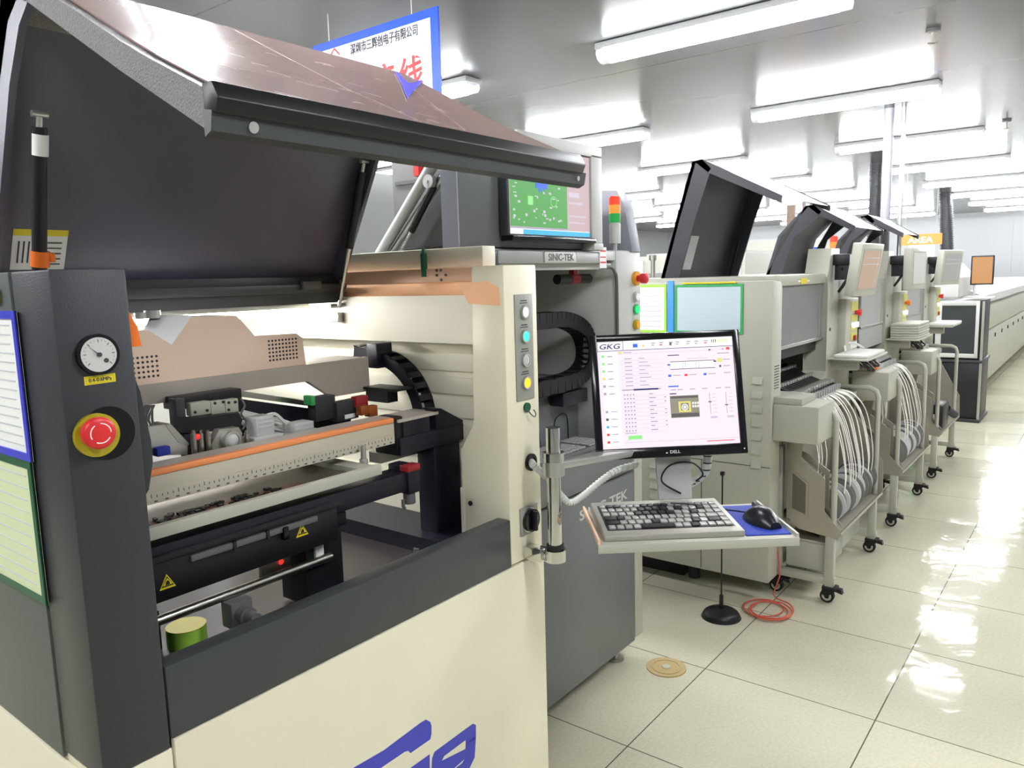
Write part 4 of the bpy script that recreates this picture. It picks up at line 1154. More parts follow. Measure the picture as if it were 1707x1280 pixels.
def tower(name, x, y, z, r, segs, label, pole=.03, base='ivory'):
    t = thing(name, (x, y, z), label, 'signal light', 'stack lights')
    MB().cyl((x, y, z), (x, y, z + pole), r * .35).build('stem', 'grey_light', t)
    zz = z + pole
    for h, mt, nm_ in segs:
        MB().cyl((x, y, zz), (x, y, zz + h * .94), r, n=20).cyl((x, y, zz + h * .94), (x, y, zz + h), r * .9, n=20).build(nm_, mt, t)
        zz += h
    MB().dome((x, y, zz), UP, r * .95, r * .3, n=20).build('cap', segs[-1][1], t)
    return t
tower('stack_light', 2.42, 1.405, 1.582, .020, [(.072, 'white_paint', 'body'), (.032, 'e_tower_green', 'lens'), (.030, 'e_tower_amber', 'lens'), (.026, 'e_tower_red', 'lens')], 'stack light with red, orange and green lenses beside the green screen hood', pole=.024)

# ================================================================== placement machines
def px_on(px, py, axis, v):
    d = Fv + (px - 853.5) / FPX * R2 - (py - 640) / FPX * U2
    o = Vector((0, 0, CAM_H)); t = (v - o[axis]) / d[axis]
    return o + d * t

def lid(dx, r, X0, X1, prof, tall):
    """prof: bottom, optional knee, apex, front edge in (y, z)"""
    bot, knee, apex, fr_ = prof
    th = .018
    up = [bot, knee, apex]
    ou = [(p[0] + th, p[1] + .004) for p in up]
    h = MB().yz(up + list(reversed(ou)), X0, X1).build('hood_rear_leaf', 'lid_dark', r)
    for xa, xb in ((X0, X0 + .012), (X1 - .012, X1)):
        d = .075
        c = MB().yz([ou[0], (bot[0] - d, bot[1]), (knee[0] - d, knee[1] - .01), (apex[0] - d * .9, apex[1] - .055), (fr_[0], fr_[1] - .028), (fr_[0] - .004, fr_[1] + .004), (apex[0] - .03, apex[1] + .012), ou[2]], xa, xb).build('hood_cheek', 'lid_dark', h)
    MB().yz([(apex[0] - .03, apex[1] + .004), (fr_[0] + .01, fr_[1]), (fr_[0] + .01, fr_[1] + .004), (apex[0] - .03, apex[1] + .010)], X0 + .012, X1).build('hood_window', 'clear_acrylic', r, label='clear glossy window of the hood')
    MB().yz([ou[2], (apex[0] - .03, apex[1] + .012), (apex[0] - .075, apex[1] - .035), (apex[0] - .06, apex[1] - .05), apex], X0, X1).build('hood_ridge', 'lid_dark', h)
    MB().cyl((X0 + .03, bot[0] - .04, bot[1] + .01), (X0 + .03, bot[0] - .085, bot[1] + tall * .46), .008, n=10).build('gas_strut', 'grey', r)
    MB().cyl((X1 - .02, bot[0] - .04, bot[1] + .0), (X1 - .02, bot[0] - .09, bot[1] + tall * .38), .007, n=10).build('gas_strut', 'black', r)

def mounter(k, label):
    dx = 1.28 * k
    r = thing('placement_machine', (3.9 + dx, 1.8, 0), label, 'machine', 'placement machines in the line')
    def X(v): return v + dx
    # body
    MB().box(X(3.30), X(4.50), 1.42, 2.35, .12, .80, .005).build('base_cabinet', 'ivory_dark', r)
    MB().box(X(3.36), X(4.46), 1.62, 2.3, .80, 1.40).build('rear_body', 'ivory', r)
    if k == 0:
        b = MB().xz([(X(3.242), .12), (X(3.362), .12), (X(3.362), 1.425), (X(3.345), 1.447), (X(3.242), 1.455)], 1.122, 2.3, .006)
        b.build('end_cabinet', 'ivory', r)
        MB().box(3.2405, 3.2425, 1.122, 2.3, .644, .648).box(3.2405, 3.2425, 1.436, 1.440, .13, .646).build('door_seam', 'grey_dark', r)
        b = MB()
        for i in range(7):
            b.prism([(3.2425, 1.16, 1.045 - .062 * i), (3.2425, 1.205, 1.045 - .062 * i), (3.230, 1.205, 1.012 - .062 * i), (3.230, 1.16, 1.012 - .062 * i)], (.012, 0, 0))
        for i in range(5):
            b.prism([(3.2425, 1.62, .60 - .05 * i), (3.2425, 1.70, .60 - .05 * i), (3.230, 1.70, .575 - .05 * i), (3.230, 1.62, .575 - .05 * i)], (.012, 0, 0))
        b.build('louvres', 'ivory', r)
        b = MB()
        for i in range(7):
            for j in range(9):
                b.cyl((3.275 + .009 * i, 1.122, .99 + .012 * j), (3.275 + .009 * i, 1.1205, .99 + .012 * j), .0026, n=6)
        b.build('vent_grille', 'grey_dark', r)
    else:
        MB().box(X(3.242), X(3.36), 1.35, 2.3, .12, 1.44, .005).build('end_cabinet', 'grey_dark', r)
    MB().box(X(3.40), X(4.40), 1.6, 2.2, 0, .12).build('plinth', 'black', r)
    for x in (3.42, 4.42):
        MB().cyl((X(x), 1.55, 0), (X(x), 1.55, .12), .03).build('levelling_foot', 'charcoal', r)
    MB().box(X(3.36), X(4.06), 1.135, 2.3, 1.427, 1.474, .004).build('top_beam', 'ivory', r)
    st_ = MB().box(X(3.64), X(3.73), 1.131, 1.135, 1.432, 1.456).build('caution_sticker', 'yellow', r)
    MB().box(X(3.60), X(3.77), 1.1325, 1.1345, 1.440, 1.448).build('sticker_band', 'paper', r)
    # window with handle strip, dark slot and steel lower cover
    yw_ = 1.150 if k == 0 else 1.14
    xl = 3.36 if k == 0 else 3.50
    MB().box(X(xl), X(4.06), yw_, yw_ + .01, 1.155 if k == 0 else 1.02, 1.43).build('window', 'window_grey' if k == 0 else 'grey', r)
    MB().box(X(xl), X(4.06), yw_ - .006, yw_ + .012, 1.143, 1.158, .002).box(X(3.98), X(3.99), yw_ - .004, yw_, 1.158, 1.40).build('window_rail', 'alu', r)
    MB().box(X(3.36), X(4.06), yw_ + .03, yw_ + .04, 1.09, 1.15).build('slot', 'black', r)
    MB().yz([(1.29, 1.12), (1.32, 1.12), (1.47, 1.02), (1.44, 1.01)], X(3.36), X(4.06)).build('lower_cover', 'steel_sheet', r)
    # post that carries the screen
    b = MB().xz([(X(4.05), 1.40), (X(4.03), 1.46), (X(4.06), 1.50), (X(4.09), 1.60), (X(4.24), 1.60), (X(4.24), .60), (X(4.05), .60), (X(4.05), .93), (X(3.97), .925), (X(3.97), .94), (X(4.05), .98)], 1.125, 1.24, .003)
    b.build('screen_post', 'ivory', r)
    MB().cyl((X(4.10), 1.125, 1.19), (X(4.10), 1.122, 1.19), .009, n=12).build('lock', 'black', r)
    MB().box(X(4.24), X(4.50), 1.125, 2.2, .60, 1.46, .004).build('side_body', 'ivory_dark', r)
    bp_ = MB().box(X(4.25), X(4.49), 1.085, 1.13, 1.04, 1.34, .006).build('button_panel', 'ivory', r)
    b = MB()
    for i, (z, h, mi) in enumerate(((1.27, .05, 0), (1.215, .035, 0), (1.165, .03, 0), (1.115, .04, 0), (1.07, .03, 1))):
        b.m(mi).box(X(4.34), X(4.47), 1.082, 1.086, z, z + h)
    b.build('button_legend', ['legend_yellow', 'paper'], bp_)
    for i, (x, z, mt) in enumerate(((4.37, 1.195, 'e_white_lens'), (4.44, 1.195, 'e_white_lens'), (4.40, 1.125, 'dark_red'))):
        MB().cyl((X(x), 1.085, z), (X(x), 1.070, z), .015, n=16).build('push_button', mt, bp_)
    e_ = MB().cyl((X(4.43), 1.085, 1.26), (X(4.43), 1.065, 1.26), .012).cyl((X(4.43), 1.07, 1.26), (X(4.43), 1.055, 1.26), .018, n=20).build('emergency_stop', 'red' if k != 1 else 'orange', bp_)
    # bracket for the screen
    MB().box(X(4.12), X(4.18), 1.04, 1.125, 1.515, 1.57, .004).box(X(4.14), X(4.155), 1.03, 1.12, 1.44, 1.52).build('screen_bracket', 'black', r)
    MB().box(X(4.105), X(4.165), 1.034, 1.041, 1.51, 1.565, .002).cyl((X(4.135), 1.034, 1.537), (X(4.135), 1.030, 1.537), .008).build('bracket_plate', 'grey_light', r)
    MB().tube([(X(4.14), 1.09, 1.50), (X(4.16), 1.06, 1.46), (X(4.13), 1.07, 1.42), (X(4.15), 1.10, 1.38)], .008, sub=4).build('bracket_cable', 'black', r)
    # keyboard tray
    MB().box(X(4.06), X(4.50), .93, 1.12, 1.035, 1.045, .002).box(X(4.14), X(4.20), 1.0, 1.125, .98, 1.035).build('keyboard_tray', 'ivory', r)
    # feeder plate
    MB().yz([(1.34, .86), (1.34, .90), (1.02, .86), (1.02, .83)], X(3.37), X(4.24)).build('feeder_plate', 'alu_dull', r)
    MB().box(X(3.262), X(3.50), .93, 1.12, .765, .925, .004).build('tape_cutter_box', 'ivory', r)
    MB().box(X(3.27), X(3.46), 1.0, 1.16, .925, .955, .004).build('cutter_cover', 'ivory_dark', r)
    if k == 0:
        lid(dx, r, 3.40, 4.14, [(1.705, 1.466), (1.63, 1.73), (1.545, 1.998), (1.15, 1.812)], .53)
        q_ = MB()
        P0 = Vector((0, 1.705, 1.466)); P1 = Vector((0, 1.63, 1.73)); dd = (P1 - P0).normalized(); nn_ = Vector((0, -dd.z, dd.y))
        c_ = [P0 + dd * t + nn_ * .003 for t in (.05, .22)]
        q_.m(0).quad([(3.52, c_[0].y, c_[0].z), (3.66, c_[0].y, c_[0].z), (3.66, c_[1].y, c_[1].z), (3.52, c_[1].y, c_[1].z)])
        for t in (.07, .11, .15):
            u0 = P0 + dd * t + nn_ * .004; u1 = P0 + dd * (t + .02) + nn_ * .004
            q_.m(1).quad([(3.54, u0.y, u0.z), (3.61, u0.y, u0.z), (3.61, u1.y, u1.z), (3.54, u1.y, u1.z)])
        q_.build('instruction_sticker', ['grey_light', 'grey_print'], r, smooth=False)
        MB().box(3.42, 4.2, 1.66, 1.72, 1.458, 1.468).build('hinge_bar', 'alu', r)
    else:
        lid(dx, r, 3.42 + dx, (4.12 if k == 1 else 3.98) + dx, [(1.655, 1.468), (1.585, 1.70), (1.43, 1.862), (1.17, 1.73)], .30)
    return r
mounter(0, 'placement machine with green framed papers on its side, first after the slate inspection machine')
mounter(1, 'middle placement machine of the three, with a stack of pale boards on its tray')
mounter(2, 'placement machine at the far end of the three, beside the black reel cabinet')

# screens of the placement machines
def pm_screen(k, pitch_, dyaw, smat, label):
    cx = 4.23 + 1.28 * k
    yw2 = -.08 + dyaw
    rx2 = Vector((math.cos(yw2), math.sin(yw2), 0)); n2 = Vector((math.sin(yw2), -math.cos(yw2), 0))
    u2 = Vector((0, 0, 1)) * math.cos(pitch_) - n2 * math.sin(pitch_)
    r = thing('operator_screen', (cx, .975, 1.485), label, 'monitor', rot=Matrix((rx2, u2, rx2.cross(u2))).transposed())
    MB().box(-.165, .165, -.132, .132, -.05, 0, .006).build('housing', 'ivory', r, local=True)
    MB().box(-.05, .05, -.06, .06, -.075, -.05, .004).build('rear_mount', 'grey_dark', r, local=True)
    MB().box(-.136, .136, -.105, .108, -.001, .0012).build('bezel', 'ivory_dark', r, local=True)
    MB().box(-.127, .127, -.095, .098, .0, .002).build('screen', smat, r, local=True, smooth=False)
    its_ = [(-.12, .06, .12, .063, 0), (-.12, .028, .12, .031, 0), (.10, -.09, .104, .09, 0)]
    decal('screen_graphics', its_, ['grey_print'], r, (0, 0, .002), (1, 0, 0), (0, 1, 0), local=True)
pm_screen(0, -.15, 0, 'e_door', 'cream operator screen with a pinkish picture on the first placement machine post')
pm_screen(1, 0.0, 0, 'grey_light', 'upright cream operator screen, middle one of the three placement machines')
pm_screen(2, -.1, -.18, 'grey', 'cream operator screen furthest along, below the orange hanging sign')

# feeders in the machines, then the reel carts with reels and tapes
def feeder(x):
    r = thing('tape_feeder', (x, 1.1, .87), '', 'feeder')
    MB().yz([(1.36, 1.0), (1.22, 1.0), (1.17, .975), (1.03, .94), (.985, .915), (.975, .885), (1.02, .872), (1.36, .90)], x - .0155, x + .0155, .003).build('body', 'chain_black', r)
    MB().box(x - .012, x + .012, 1.19, 1.215, .995, 1.008, .002).box(x - .012, x + .012, 1.10, 1.12, .955, .972, .002).box(x - .010, x + .010, 1.0, 1.07, .928, .945, .002).build('steel_guide', 'alu', r)
    MB().cyl((x - .012, 1.25, 1.0), (x + .012, 1.25, 1.0), .014, n=14).build('sprocket', 'black_gloss', r)
    MB().box(x - .007, x + .007, .968, .99, .895, .925, .002).build('latch', 'grey', r)
    r.location.y += .08
    return r
f0 = None
for k in range(3):
    for i in range(14):
        x = 3.53 + .0385 * i
        if k == 2 and i > 8: continue
        if f0 is None:
            f0 = feeder(x); f = f0
        else:
            f = dup(f0, (x + 1.28 * k - 3.53, 0, 0))
        f['label'] = ['black tape feeder seated in the row at the first placement machine', 'black tape feeder seated in the row at the middle placement machine', 'black tape feeder seated in the row at the furthest placement machine'][k]
        f['group'] = ['feeders at the first placement machine', 'feeders at the middle placement machine', 'feeders at the furthest placement machine'][k]

def caster(b, x, y):
    return b
def cart():
    r = thing('feeder_cart', (3.86, 1.0, 0), '', 'cart', 'steel reel carts in front of the placement machines')
    X0, X1 = 3.455, 4.245
    left = [(1.118, .71), (1.035, .795), (1.058, .65), (.95, .575), (.95, .425), (.878, .345), (.89, .306), (1.06, .325), (1.116, .375)]
    MB().yz(left, X0, X0 + .004).build('side_plate', 'steel_sheet', r)
    MB().yz([(1.10, .60), (1.02, .545), (1.02, .38), (1.10, .41)], X0 - .006, X0).build('side_pocket', 'steel_sheet', r)
    MB().yz([(1.09, .585), (1.03, .54), (1.03, .40), (1.09, .42)], X0 - .0075, X0 - .006).build('pocket_recess', 'steel_dark', r)
    MB().yz([(1.10, .69), (1.06, .64), (.965, .58), (.965, .43), (.895, .355), (.88, .35), (.945, .43), (.945, .60), (1.045, .67)], X0 + .05, X0 + .054).build('inner_plate', 'steel_sheet', r)
    right = [(1.12, .80), (1.03, .76), (.882, .494), (.876, .318), (1.08, .325), (1.12, .38)]
    MB().yz(right, X1, X1 + .004).build('side_plate', 'steel_sheet', r)
    MB().box(X0 + .004, X1, 1.112, 1.118, .34, .76).build('back_plate', 'steel_sheet', r)
    MB().yz([(1.112, .34), (.90, .308), (.876, .325), (.879, .336), (.90, .316), (1.112, .348)], X0 + .004, X1).build('reel_tray', 'steel_sheet', r)
    for x in (X0 + .02, X1 + .0):
        MB().box(x - .02, x + .018, .905, .943, .075, .31, .003).build('leg', 'ivory', r)
        MB().box(x - .018, x + .018, .90, 1.19, .085, .12, .003).build('base_rail', 'ivory', r)
        MB().box(x - .018, x + .018, 1.14, 1.175, .10, .70, .003).build('upright', 'ivory', r)
        MB().tube([(x, .915, .32), (x, .915, .60), (x, .915, .835), (x, .925, .865), (x, .955, .88), (x, 1.0, .88), (x, 1.11, .88), (x, 1.16, .88), (x, 1.16, .70)], .013, n=12).build('handle_tube', 'ivory', r)
        for y in (.92, 1.15):
            c = MB().box(x - .028, x + .028, y - .03, y + .03, .068, .078).yz([(y - .03, .07), (y + .03, .07), (y + .035, .04), (y + .012, .028), (y - .02, .055)], x - .02, x - .014).yz([(y - .03, .07), (y + .03, .07), (y + .035, .04), (y + .012, .028), (y - .02, .055)], x + .014, x + .02).yz([(y - .05, .072), (y - .02, .075), (y - .02, .06), (y - .055, .052)], x - .014, x + .014).build('caster', 'black', r)
            MB().cyl((x - .012, y + .012, .03), (x + .012, y + .012, .03), .03, n=22).build('wheel', 'rubber', c)
            MB().ring((x - .0135, y + .012, .03), (1, 0, 0), .011, .021, .027, n=20).build('wheel_hub', 'alu', c)
    MB().box(X0 + .04, X1 - .02, 1.145, 1.17, .10, .125, .003).build('base_rail', 'ivory', r)
    return r
c0 = cart()
c0['label'] = 'steel reel cart with white tapes, nearest to the coiled red hose'
c1 = dup(c0, (1.28, 0, 0), 'steel reel cart with white tapes at the middle placement machine')
c2 = dup(c0, (2.56, 0, 0), 'empty steel reel cart holding only a black box, furthest along the line')
# reels
def reel(x, y, z, r_, lay):
    t = thing('component_reel', (x, y, z - r_), '', 'reel')
    MB().ring((x - .006, y, z), (1, 0, 0), .018, r_, .002, n=36).ring((x + .004, y, z), (1, 0, 0), .018, r_, .002, n=36).build('flange', lay, t)
    MB().ring((x - .0045, y, z), (1, 0, 0), .028, r_ * .86, .009, n=36).build('wound_tape', 'film', t)
    MB().ring((x - .006, y, z), (1, 0, 0), .008, .02, .012, n=20).build('hub', 'grey_dark', t)
    return t
rA = reel(3.54, .985, .42, .088, 'reel_grey'); rB = reel(3.60, .985, .42, .088, 'reel_white')
rt = random.Random(21)
LABR = ['plastic component reel standing in the cart tray nearest the coiled red hose', 'plastic component reel standing in the cart tray at the middle placement machine']
GRPR = ['reels in the first steel cart', 'reels in the middle steel cart']
first = [True, True]
for k in range(2):
    for i in range(17):
        x = 3.56 + .04 * i; src = 0 if rt.random() < .55 else 1
        base_ = (rA, rB)[src]; bx_ = (3.54, 3.60)[src]
        dlt = (x - bx_ + 1.28 * k, rt.uniform(-.015, .012), 0)
        if first[src]:
            first[src] = False; base_.location = base_.location + Vector(dlt); o = base_
            (rA, rB)[src]['dx'] = 1; off = dlt
            if src == 0: offA = dlt
            else: offB = dlt
        else:
            of = offA if src == 0 else offB
            o = dup(base_, (dlt[0] - of[0], dlt[1] - of[1], 0))
        if 'dx' in o: del o['dx']
        o['label'] = LABR[k] + (', grey flanges' if src == 0 else ', pale flanges'); o['group'] = GRPR[k]
# tapes hanging from the feeders to the reels
LABT = ['white component tape arching down into the cart nearest the coiled red hose', 'white component tape arching down into the cart at the middle placement machine']
for k in range(2):
    for i in range(19):
        x = 3.50 + .038 * i + 1.28 * k; xt = 3.53 + .027 * i + 1.28 * k
        s = rt.uniform(-.012, .012); e = rt.uniform(-.03, .03)
        if i < 4:
            P_ = [(xt, 1.05 + s * .2, .893), (xt, 1.035, .883), (xt, 1.02 + s * .5, .84), (x + e * .5, 1.01, .75), (x + e, 1.0 + s, .64), (x + e, 1.01 + s, .52)]
        else:
            P_ = [(xt, 1.052, .897), (xt, 1.03 + s * .5, .893), ((x + xt) / 2, 1.0 + s, .86), (x + e * .3, .965 + s, .775), (x + e * .6, .935 + s, .66), (x + e, .918 + s * .6, .545), (x + e, .922, .45)]
        o = MB().tube([Vector(p) for p in P_], 0, sub=4, flat=(.0055, .0010, (1, 0, 0))).build('component_tape', 'tape_white')
        tag(o, LABT[k], 'tape', ['tapes into the first steel cart', 'tapes into the middle steel cart'][k])

# ================================================================== loose things along the line
def simple(mb, name, mt, label, cat, group=None, **k):
    return tag(mb.build(name, mt, **k), label, cat, group)
sleeve('document_sleeve', 1.25, 1.57, 1.225, 1.443, 'green', 'paper_blue', 'bluish sheet in a wide green framed sleeve on the first placement machine side', x=3.2405, lines=9)
sleeve('document_sleeve', 1.612, 1.81, 1.225, 1.446, 'lime', 'paper', 'narrow pale sheet beside the blue strip, half behind the inspection machine', x=3.2405, lines=8)
simple(MB().box(3.234, 3.2405, 1.575, 1.606, 1.10, 1.462, .001), 'blue_strip', 'sky_blue', 'upright blue plastic strip between the two framed sheets', 'strip')
simple(MB().box(3.232, 3.2405, 1.28, 1.53, 1.446, 1.4535, .001), 'marking_strip', 'yellow', 'thin yellow strip above the wide green framed sheet', 'strip')
# floor things
o = MB().cyl((2.522, 1.257, 0), (2.522, 1.257, .004), .075, n=48).m(1).cyl((2.522, 1.257, .004), (2.522, 1.257, .006), .016, n=24).m(0).ring((2.522, 1.257, .004), UP, .05, .056, .0015, n=40).build('outlet_cover', ['brown', 'ivory'])
tag(o, 'round brown outlet cap let into the floor tiles', 'outlet cover')
o = MB().cyl((2.72, 1.62, 0), (2.72, 1.62, .004), .035, n=24).build('outlet_cover', 'grey_dark')
tag(o, 'small dark cap on the floor under the keyboard shelf', 'outlet cover')
fs_ = thing('floor_stand', (3.06, 1.262, 0), 'thin black floor stand with a round weighted base', 'stand')
MB().cyl((3.06, 1.262, 0), (3.06, 1.262, .012), .085, .08, n=40).dome((3.06, 1.262, .012), UP, .078, .03, n=40).build('base', 'black', fs_)
MB().cyl((3.06, 1.262, .03), (3.06, 1.262, .10), .009).cyl((3.06, 1.262, .08), (3.06, 1.262, .64), .0035).box(3.052, 3.068, 1.254, 1.270, .635, .652, .002).build('pole', 'black', fs_)
b = MB()
cx_, cy_ = 3.23, 1.115
pts = []
for i in range(70):
    a = i * .36; rr_ = .092 + .026 * math.sin(i * .31 + .4 * math.sin(i * .11)) ; pts.append((cx_ + rr_ * math.cos(a) + .012 * math.sin(i * .09), cy_ + rr_ * math.sin(a) * .92, .006 + .006 * (i / 14 % 1) + .003 * (i // 17)))
pts += [(cx_ + .12, cy_ + .02, .03), (3.36, 1.11, .12), (3.38, 1.13, .24), (3.37, 1.15, .30)]
b.tube(pts, .0032, n=8, sub=2)
o = b.build('air_hose', 'red_cable'); tag(o, 'thin red hose lying coiled on the floor tiles', 'hose')
tb = thing('storage_tub', (3.66, 1.05, .125), 'clear plastic tub with a dark lid under the nearest steel cart', 'tub')
b = MB().xy([(3.50, .955), (3.80, .955), (3.80, 1.13), (3.50, 1.13)], .125, .255, .006)
b.build('body', 'tub', tb)
MB().box(3.495, 3.805, .95, 1.135, .255, .268, .004).build('lid', 'greige', tb)
MB().tube([(3.56, 1.0, .272), (3.60, 1.05, .276), (3.66, 1.02, .276), (3.70, 1.06, .274), (3.75, 1.04, .276)], .004, sub=3).build('lid_tie', 'black', tb)
tb2 = thing('storage_tub', (4.02, 1.05, .125), 'second clear plastic tub under the nearest steel cart, further along', 'tub')
MB().xy([(3.86, .97), (4.18, .97), (4.18, 1.13), (3.86, 1.13)], .125, .255, .006).build('body', 'tub', tb2)
MB().box(3.855, 4.185, .965, 1.135, .255, .268, .004).build('lid', 'pvc', tb2)
bx2 = thing('handheld_case', (6.22, .93, .335), 'black padded case with a white label lying in the furthest steel cart', 'case')
MB().box(6.10, 6.34, .885, 1.0, .335, .52, .02).build('body', 'black', bx2)
MB().box(6.093, 6.1015, .92, .97, .41, .45, .001).build('paper_label', 'paper', bx2)
MB().cyl((6.34, .90, .46), (6.44, .86, .40), .028).build('grip', 'charcoal', bx2)
# boards and keyboards on the trays
o = MB().box(4.09, 4.47, .94, 1.10, 1.0455, 1.062, .004).build('clip_keyboard', 'pvc'); o.name = 'keyboard'
tag(o, 'flat white keyboard on the first placement machine tray', 'keyboard')
o = MB().tube([(4.20, 1.07, 1.068), (4.28, 1.095, 1.10), (4.37, 1.07, 1.098), (4.44, 1.04, 1.068)], .006, sub=4).build('white_cable', 'pvc')
tag(o, 'white cable looped above the keyboard on the first placement machine tray', 'cable')
for i in range(6):
    o = MB().box(5.36 + .006 * (i % 2), 5.74 - .005 * (i % 3), .935 + .004 * (i % 2), 1.10, 1.0455 + .016 * i, 1.0605 + .016 * i, .004).build('pale_board', 'ivory')
    tag(o, 'pale board in the stack on the middle placement machine tray', 'board', 'stack of pale boards')
o = MB().box(6.64, 7.02, .92, 1.10, 1.0455, 1.066, .006).build('keyboard', 'pvc'); tag(o, 'white keyboard on the furthest placement machine tray', 'keyboard')
b = MB()
for i in range(9):
    y = rt.uniform(.96, 1.08); x = 4.12 + .035 * i
    b.tube([(x, y, 1.028), (x + .06, y - .03, .99 - .02 * rt.random()), (x + .14, y, .97), (x + .2, y + .02, 1.0)], .0055, n=6, sub=3)
o = b.build('cable_tangle', 'navy_black'); tag(o, 'tangle of dark cables hanging under the first placement machine tray', 'cables')
o = dup(o, (1.28, 0, 0), 'tangle of dark cables hanging under the middle placement machine tray')
o = MB().box(4.56, 4.63, .99, 1.03, .94, .975, .004).build('yellow_clip', 'orange'); o.location.x += -.04
tag(o, 'small orange yellow clip beside the first placement machine tray', 'clip')

# black reel cabinet
rk_ = thing('reel_cabinet', (8.7, 1.2, 0), 'black cabinet on a floor base with a white framed dark panel, after the placement machines', 'cabinet')
MB().box(8.45, 9.0, .93, 1.5, .03, .575, .006).build('lower_cabinet', 'black', rk_)
MB().box(8.42, 9.02, .915, 1.52, .0, .03, .004).build('plinth', 'charcoal', rk_)
MB().box(8.43, 9.02, .92, 1.5, .575, .60, .004).build('divider', 'charcoal', rk_)
MB().box(8.46, 9.0, .94, 1.5, .60, 1.17, .005).build('upper_cabinet', 'black', rk_)
MB().box(8.445, 8.46, .965, .995, .62, 1.165, .002).box(8.445, 8.46, 1.28, 1.33, .62, 1.165, .002).box(8.445, 8.46, .995, 1.28, .62, .66, .002).box(8.445, 8.46, .995, 1.28, 1.12, 1.165, .002).build('panel_frame', 'grey_light', rk_)
MB().box(8.452, 8.462, 1.0, 1.28, .66, 1.12).build('panel', 'charcoal', rk_)
MB().box(8.44, 8.46, .925, .945, .03, 1.16).build('corner_trim', 'alu', rk_)
# reflow oven
ov = thing('reflow_oven', (14.5, 1.9, 0), 'very long cream reflow oven stretching away behind the black cabinet', 'oven')
MB().box(10.0, 19.8, 1.12, 2.6, .12, .72, .01).build('lower_body', 'ivory', ov)
MB().box(10.0, 19.8, 1.13, 2.6, .735, 1.06, .01).build('upper_body', 'ivory', ov)
MB().yz([(1.115, 1.075), (1.12, 1.16), (1.30, 1.24), (2.5, 1.24), (2.6, 1.075)], 10.0, 19.8).build('cover', 'white_paint', ov)
MB().yz([(1.10, 1.06), (1.10, 1.076), (2.6, 1.076), (2.6, 1.06)], 9.98, 19.8).build('dark_strip', 'grey_dark', ov)  # dark grey strip between upper body and cover
for i in range(12):
    MB().cyl((10.6 + .75 * i, 1.12, .63), (10.6 + .75 * i, 1.11, .63), .025, n=12).build('lamp_knob', 'black', ov)
for i in range(5):
    MB().box(10.4 + 2 * i, 10.5 + 2 * i, 1.3, 2.5, 0, .12).build('foot', 'charcoal', ov)
MB().yz([(1.25, 1.17), (1.25, 1.38), (1.38, 1.53), (2.3, 1.53), (2.3, 1.17)], 9.2, 10.4, .01).build('inlet_cover', 'white_paint', ov)
MB().box(9.2, 10.0, 1.25, 2.3, .75, 1.17, .01).build('inlet_body', 'ivory', ov)
om = thing('oven_screen', (9.6, 1.10, 1.2), 'screen with an orange picture on a thin stand at the oven inlet', 'monitor')
MB().box(9.585, 9.61, .985, 1.20, 1.29, 1.60, .006).build('housing', 'black', om)
MB().box(9.583, 9.586, 1.0, 1.185, 1.305, 1.585).build('screen', 'e_orange_screen', om, smooth=False)
MB().cyl((9.62, 1.16, 1.17), (9.62, 1.16, 1.32), .012).box(9.45, 9.75, 1.05, 1.24, 1.16, 1.172, .003).build('stand', 'grey_light', om)
o = MB().box(9.3, 9.75, .98, 1.24, 1.15, 1.16, .002).box(9.4, 9.5, 1.16, 1.24, .60, 1.15).build('inlet_shelf', 'pvc')
tag(o, 'small pale shelf under the orange screen at the oven inlet', 'shelf')

# hanging sign over the aisle: orange with white letters
hs = thing('hanging_sign', (9.0, 1.6, 1.69), 'orange hanging sign with big white letters AREA', 'sign')
MB().box(9.0, 9.012, 1.395, 1.79, 1.725, 1.835).build('board', 'sign_orange', hs, smooth=False)
MB().box(9.001, 9.011, 1.46, 1.70, 1.50, 1.725).build('lower_board', 'white', hs, smooth=False)
text('lettering', 'AREA', 'white', hs, (8.9995, 1.595, 1.775), (0, -1, 0), (0, 0, 1), width=.24, height=.062, bold=.03)
decal('print_lines', [(-.09, .0, .08, .012, 0), (-.07, .04, .06, .05, 0), (-.09, .09, .08, .10, 0)], ['red'], hs, (9.0008, 1.58, 1.53), (0, -1, 0), (0, 0, 1))
for y in (1.45, 1.74):
    MB().cyl((9.006, y, 1.83), (9.006, y, 2.7), .003, n=6).build('hanging_wire', 'grey', hs)
# blue and white sign over the printer
bs = thing('hanging_sign', (2.4, 2.6, 2.0), 'white company sign with a blue border and red characters, hanging above the printer', 'sign')
SX = 2.4
def sg(px, py):
    p = px_on(px, py, 0, SX); return (p.y, p.z)
yR, zT = sg(729, 14); yL = sg(526, 72)[0]
zT = (sg(729, 14)[1] + sg(526, 72)[1]) / 2; zB = 2.17
yL2 = yL + .02
MB().box(SX, SX + .01, yR, yL2, zB, zT).build('board', 'blue', bs, smooth=False)
bw = .042
MB().box(SX - .002, SX, yR + bw, yL2 - bw, zB + bw, zT - .036, .0).build('face', 'white', bs, smooth=False)
MB().box(SX - .003, SX - .001, yR + bw, yL2 - .06, zT - .155, zT - .152).build('rule', 'grey_print', bs, smooth=False)
y0c, z0c = sg(585, 82); y1c, z1c = sg(697, 50)
text('company_lettering', '\u6df1\u5733\u5e02\u4e09\u8f89\u521b\u7535\u5b50\u6709\u9650\u516c\u53f8', 'dark_print', bs, (SX - .0035, (y0c + y1c) / 2, (z0c + z1c) / 2), (0, -1, 0), (0, 0, 1), width=abs(y0c - y1c), height=.046, bold=.012, depth=.0012)
text('company_lettering', 'Shenzhen Sanhuichuang Electronics Co., Ltd', 'grey_print', bs, (SX - .0035, (y0c + y1c) / 2, (z0c + z1c) / 2 - .040), (0, -1, 0), (0, 0, 1), width=abs(y0c - y1c) * 1.02, height=.018)
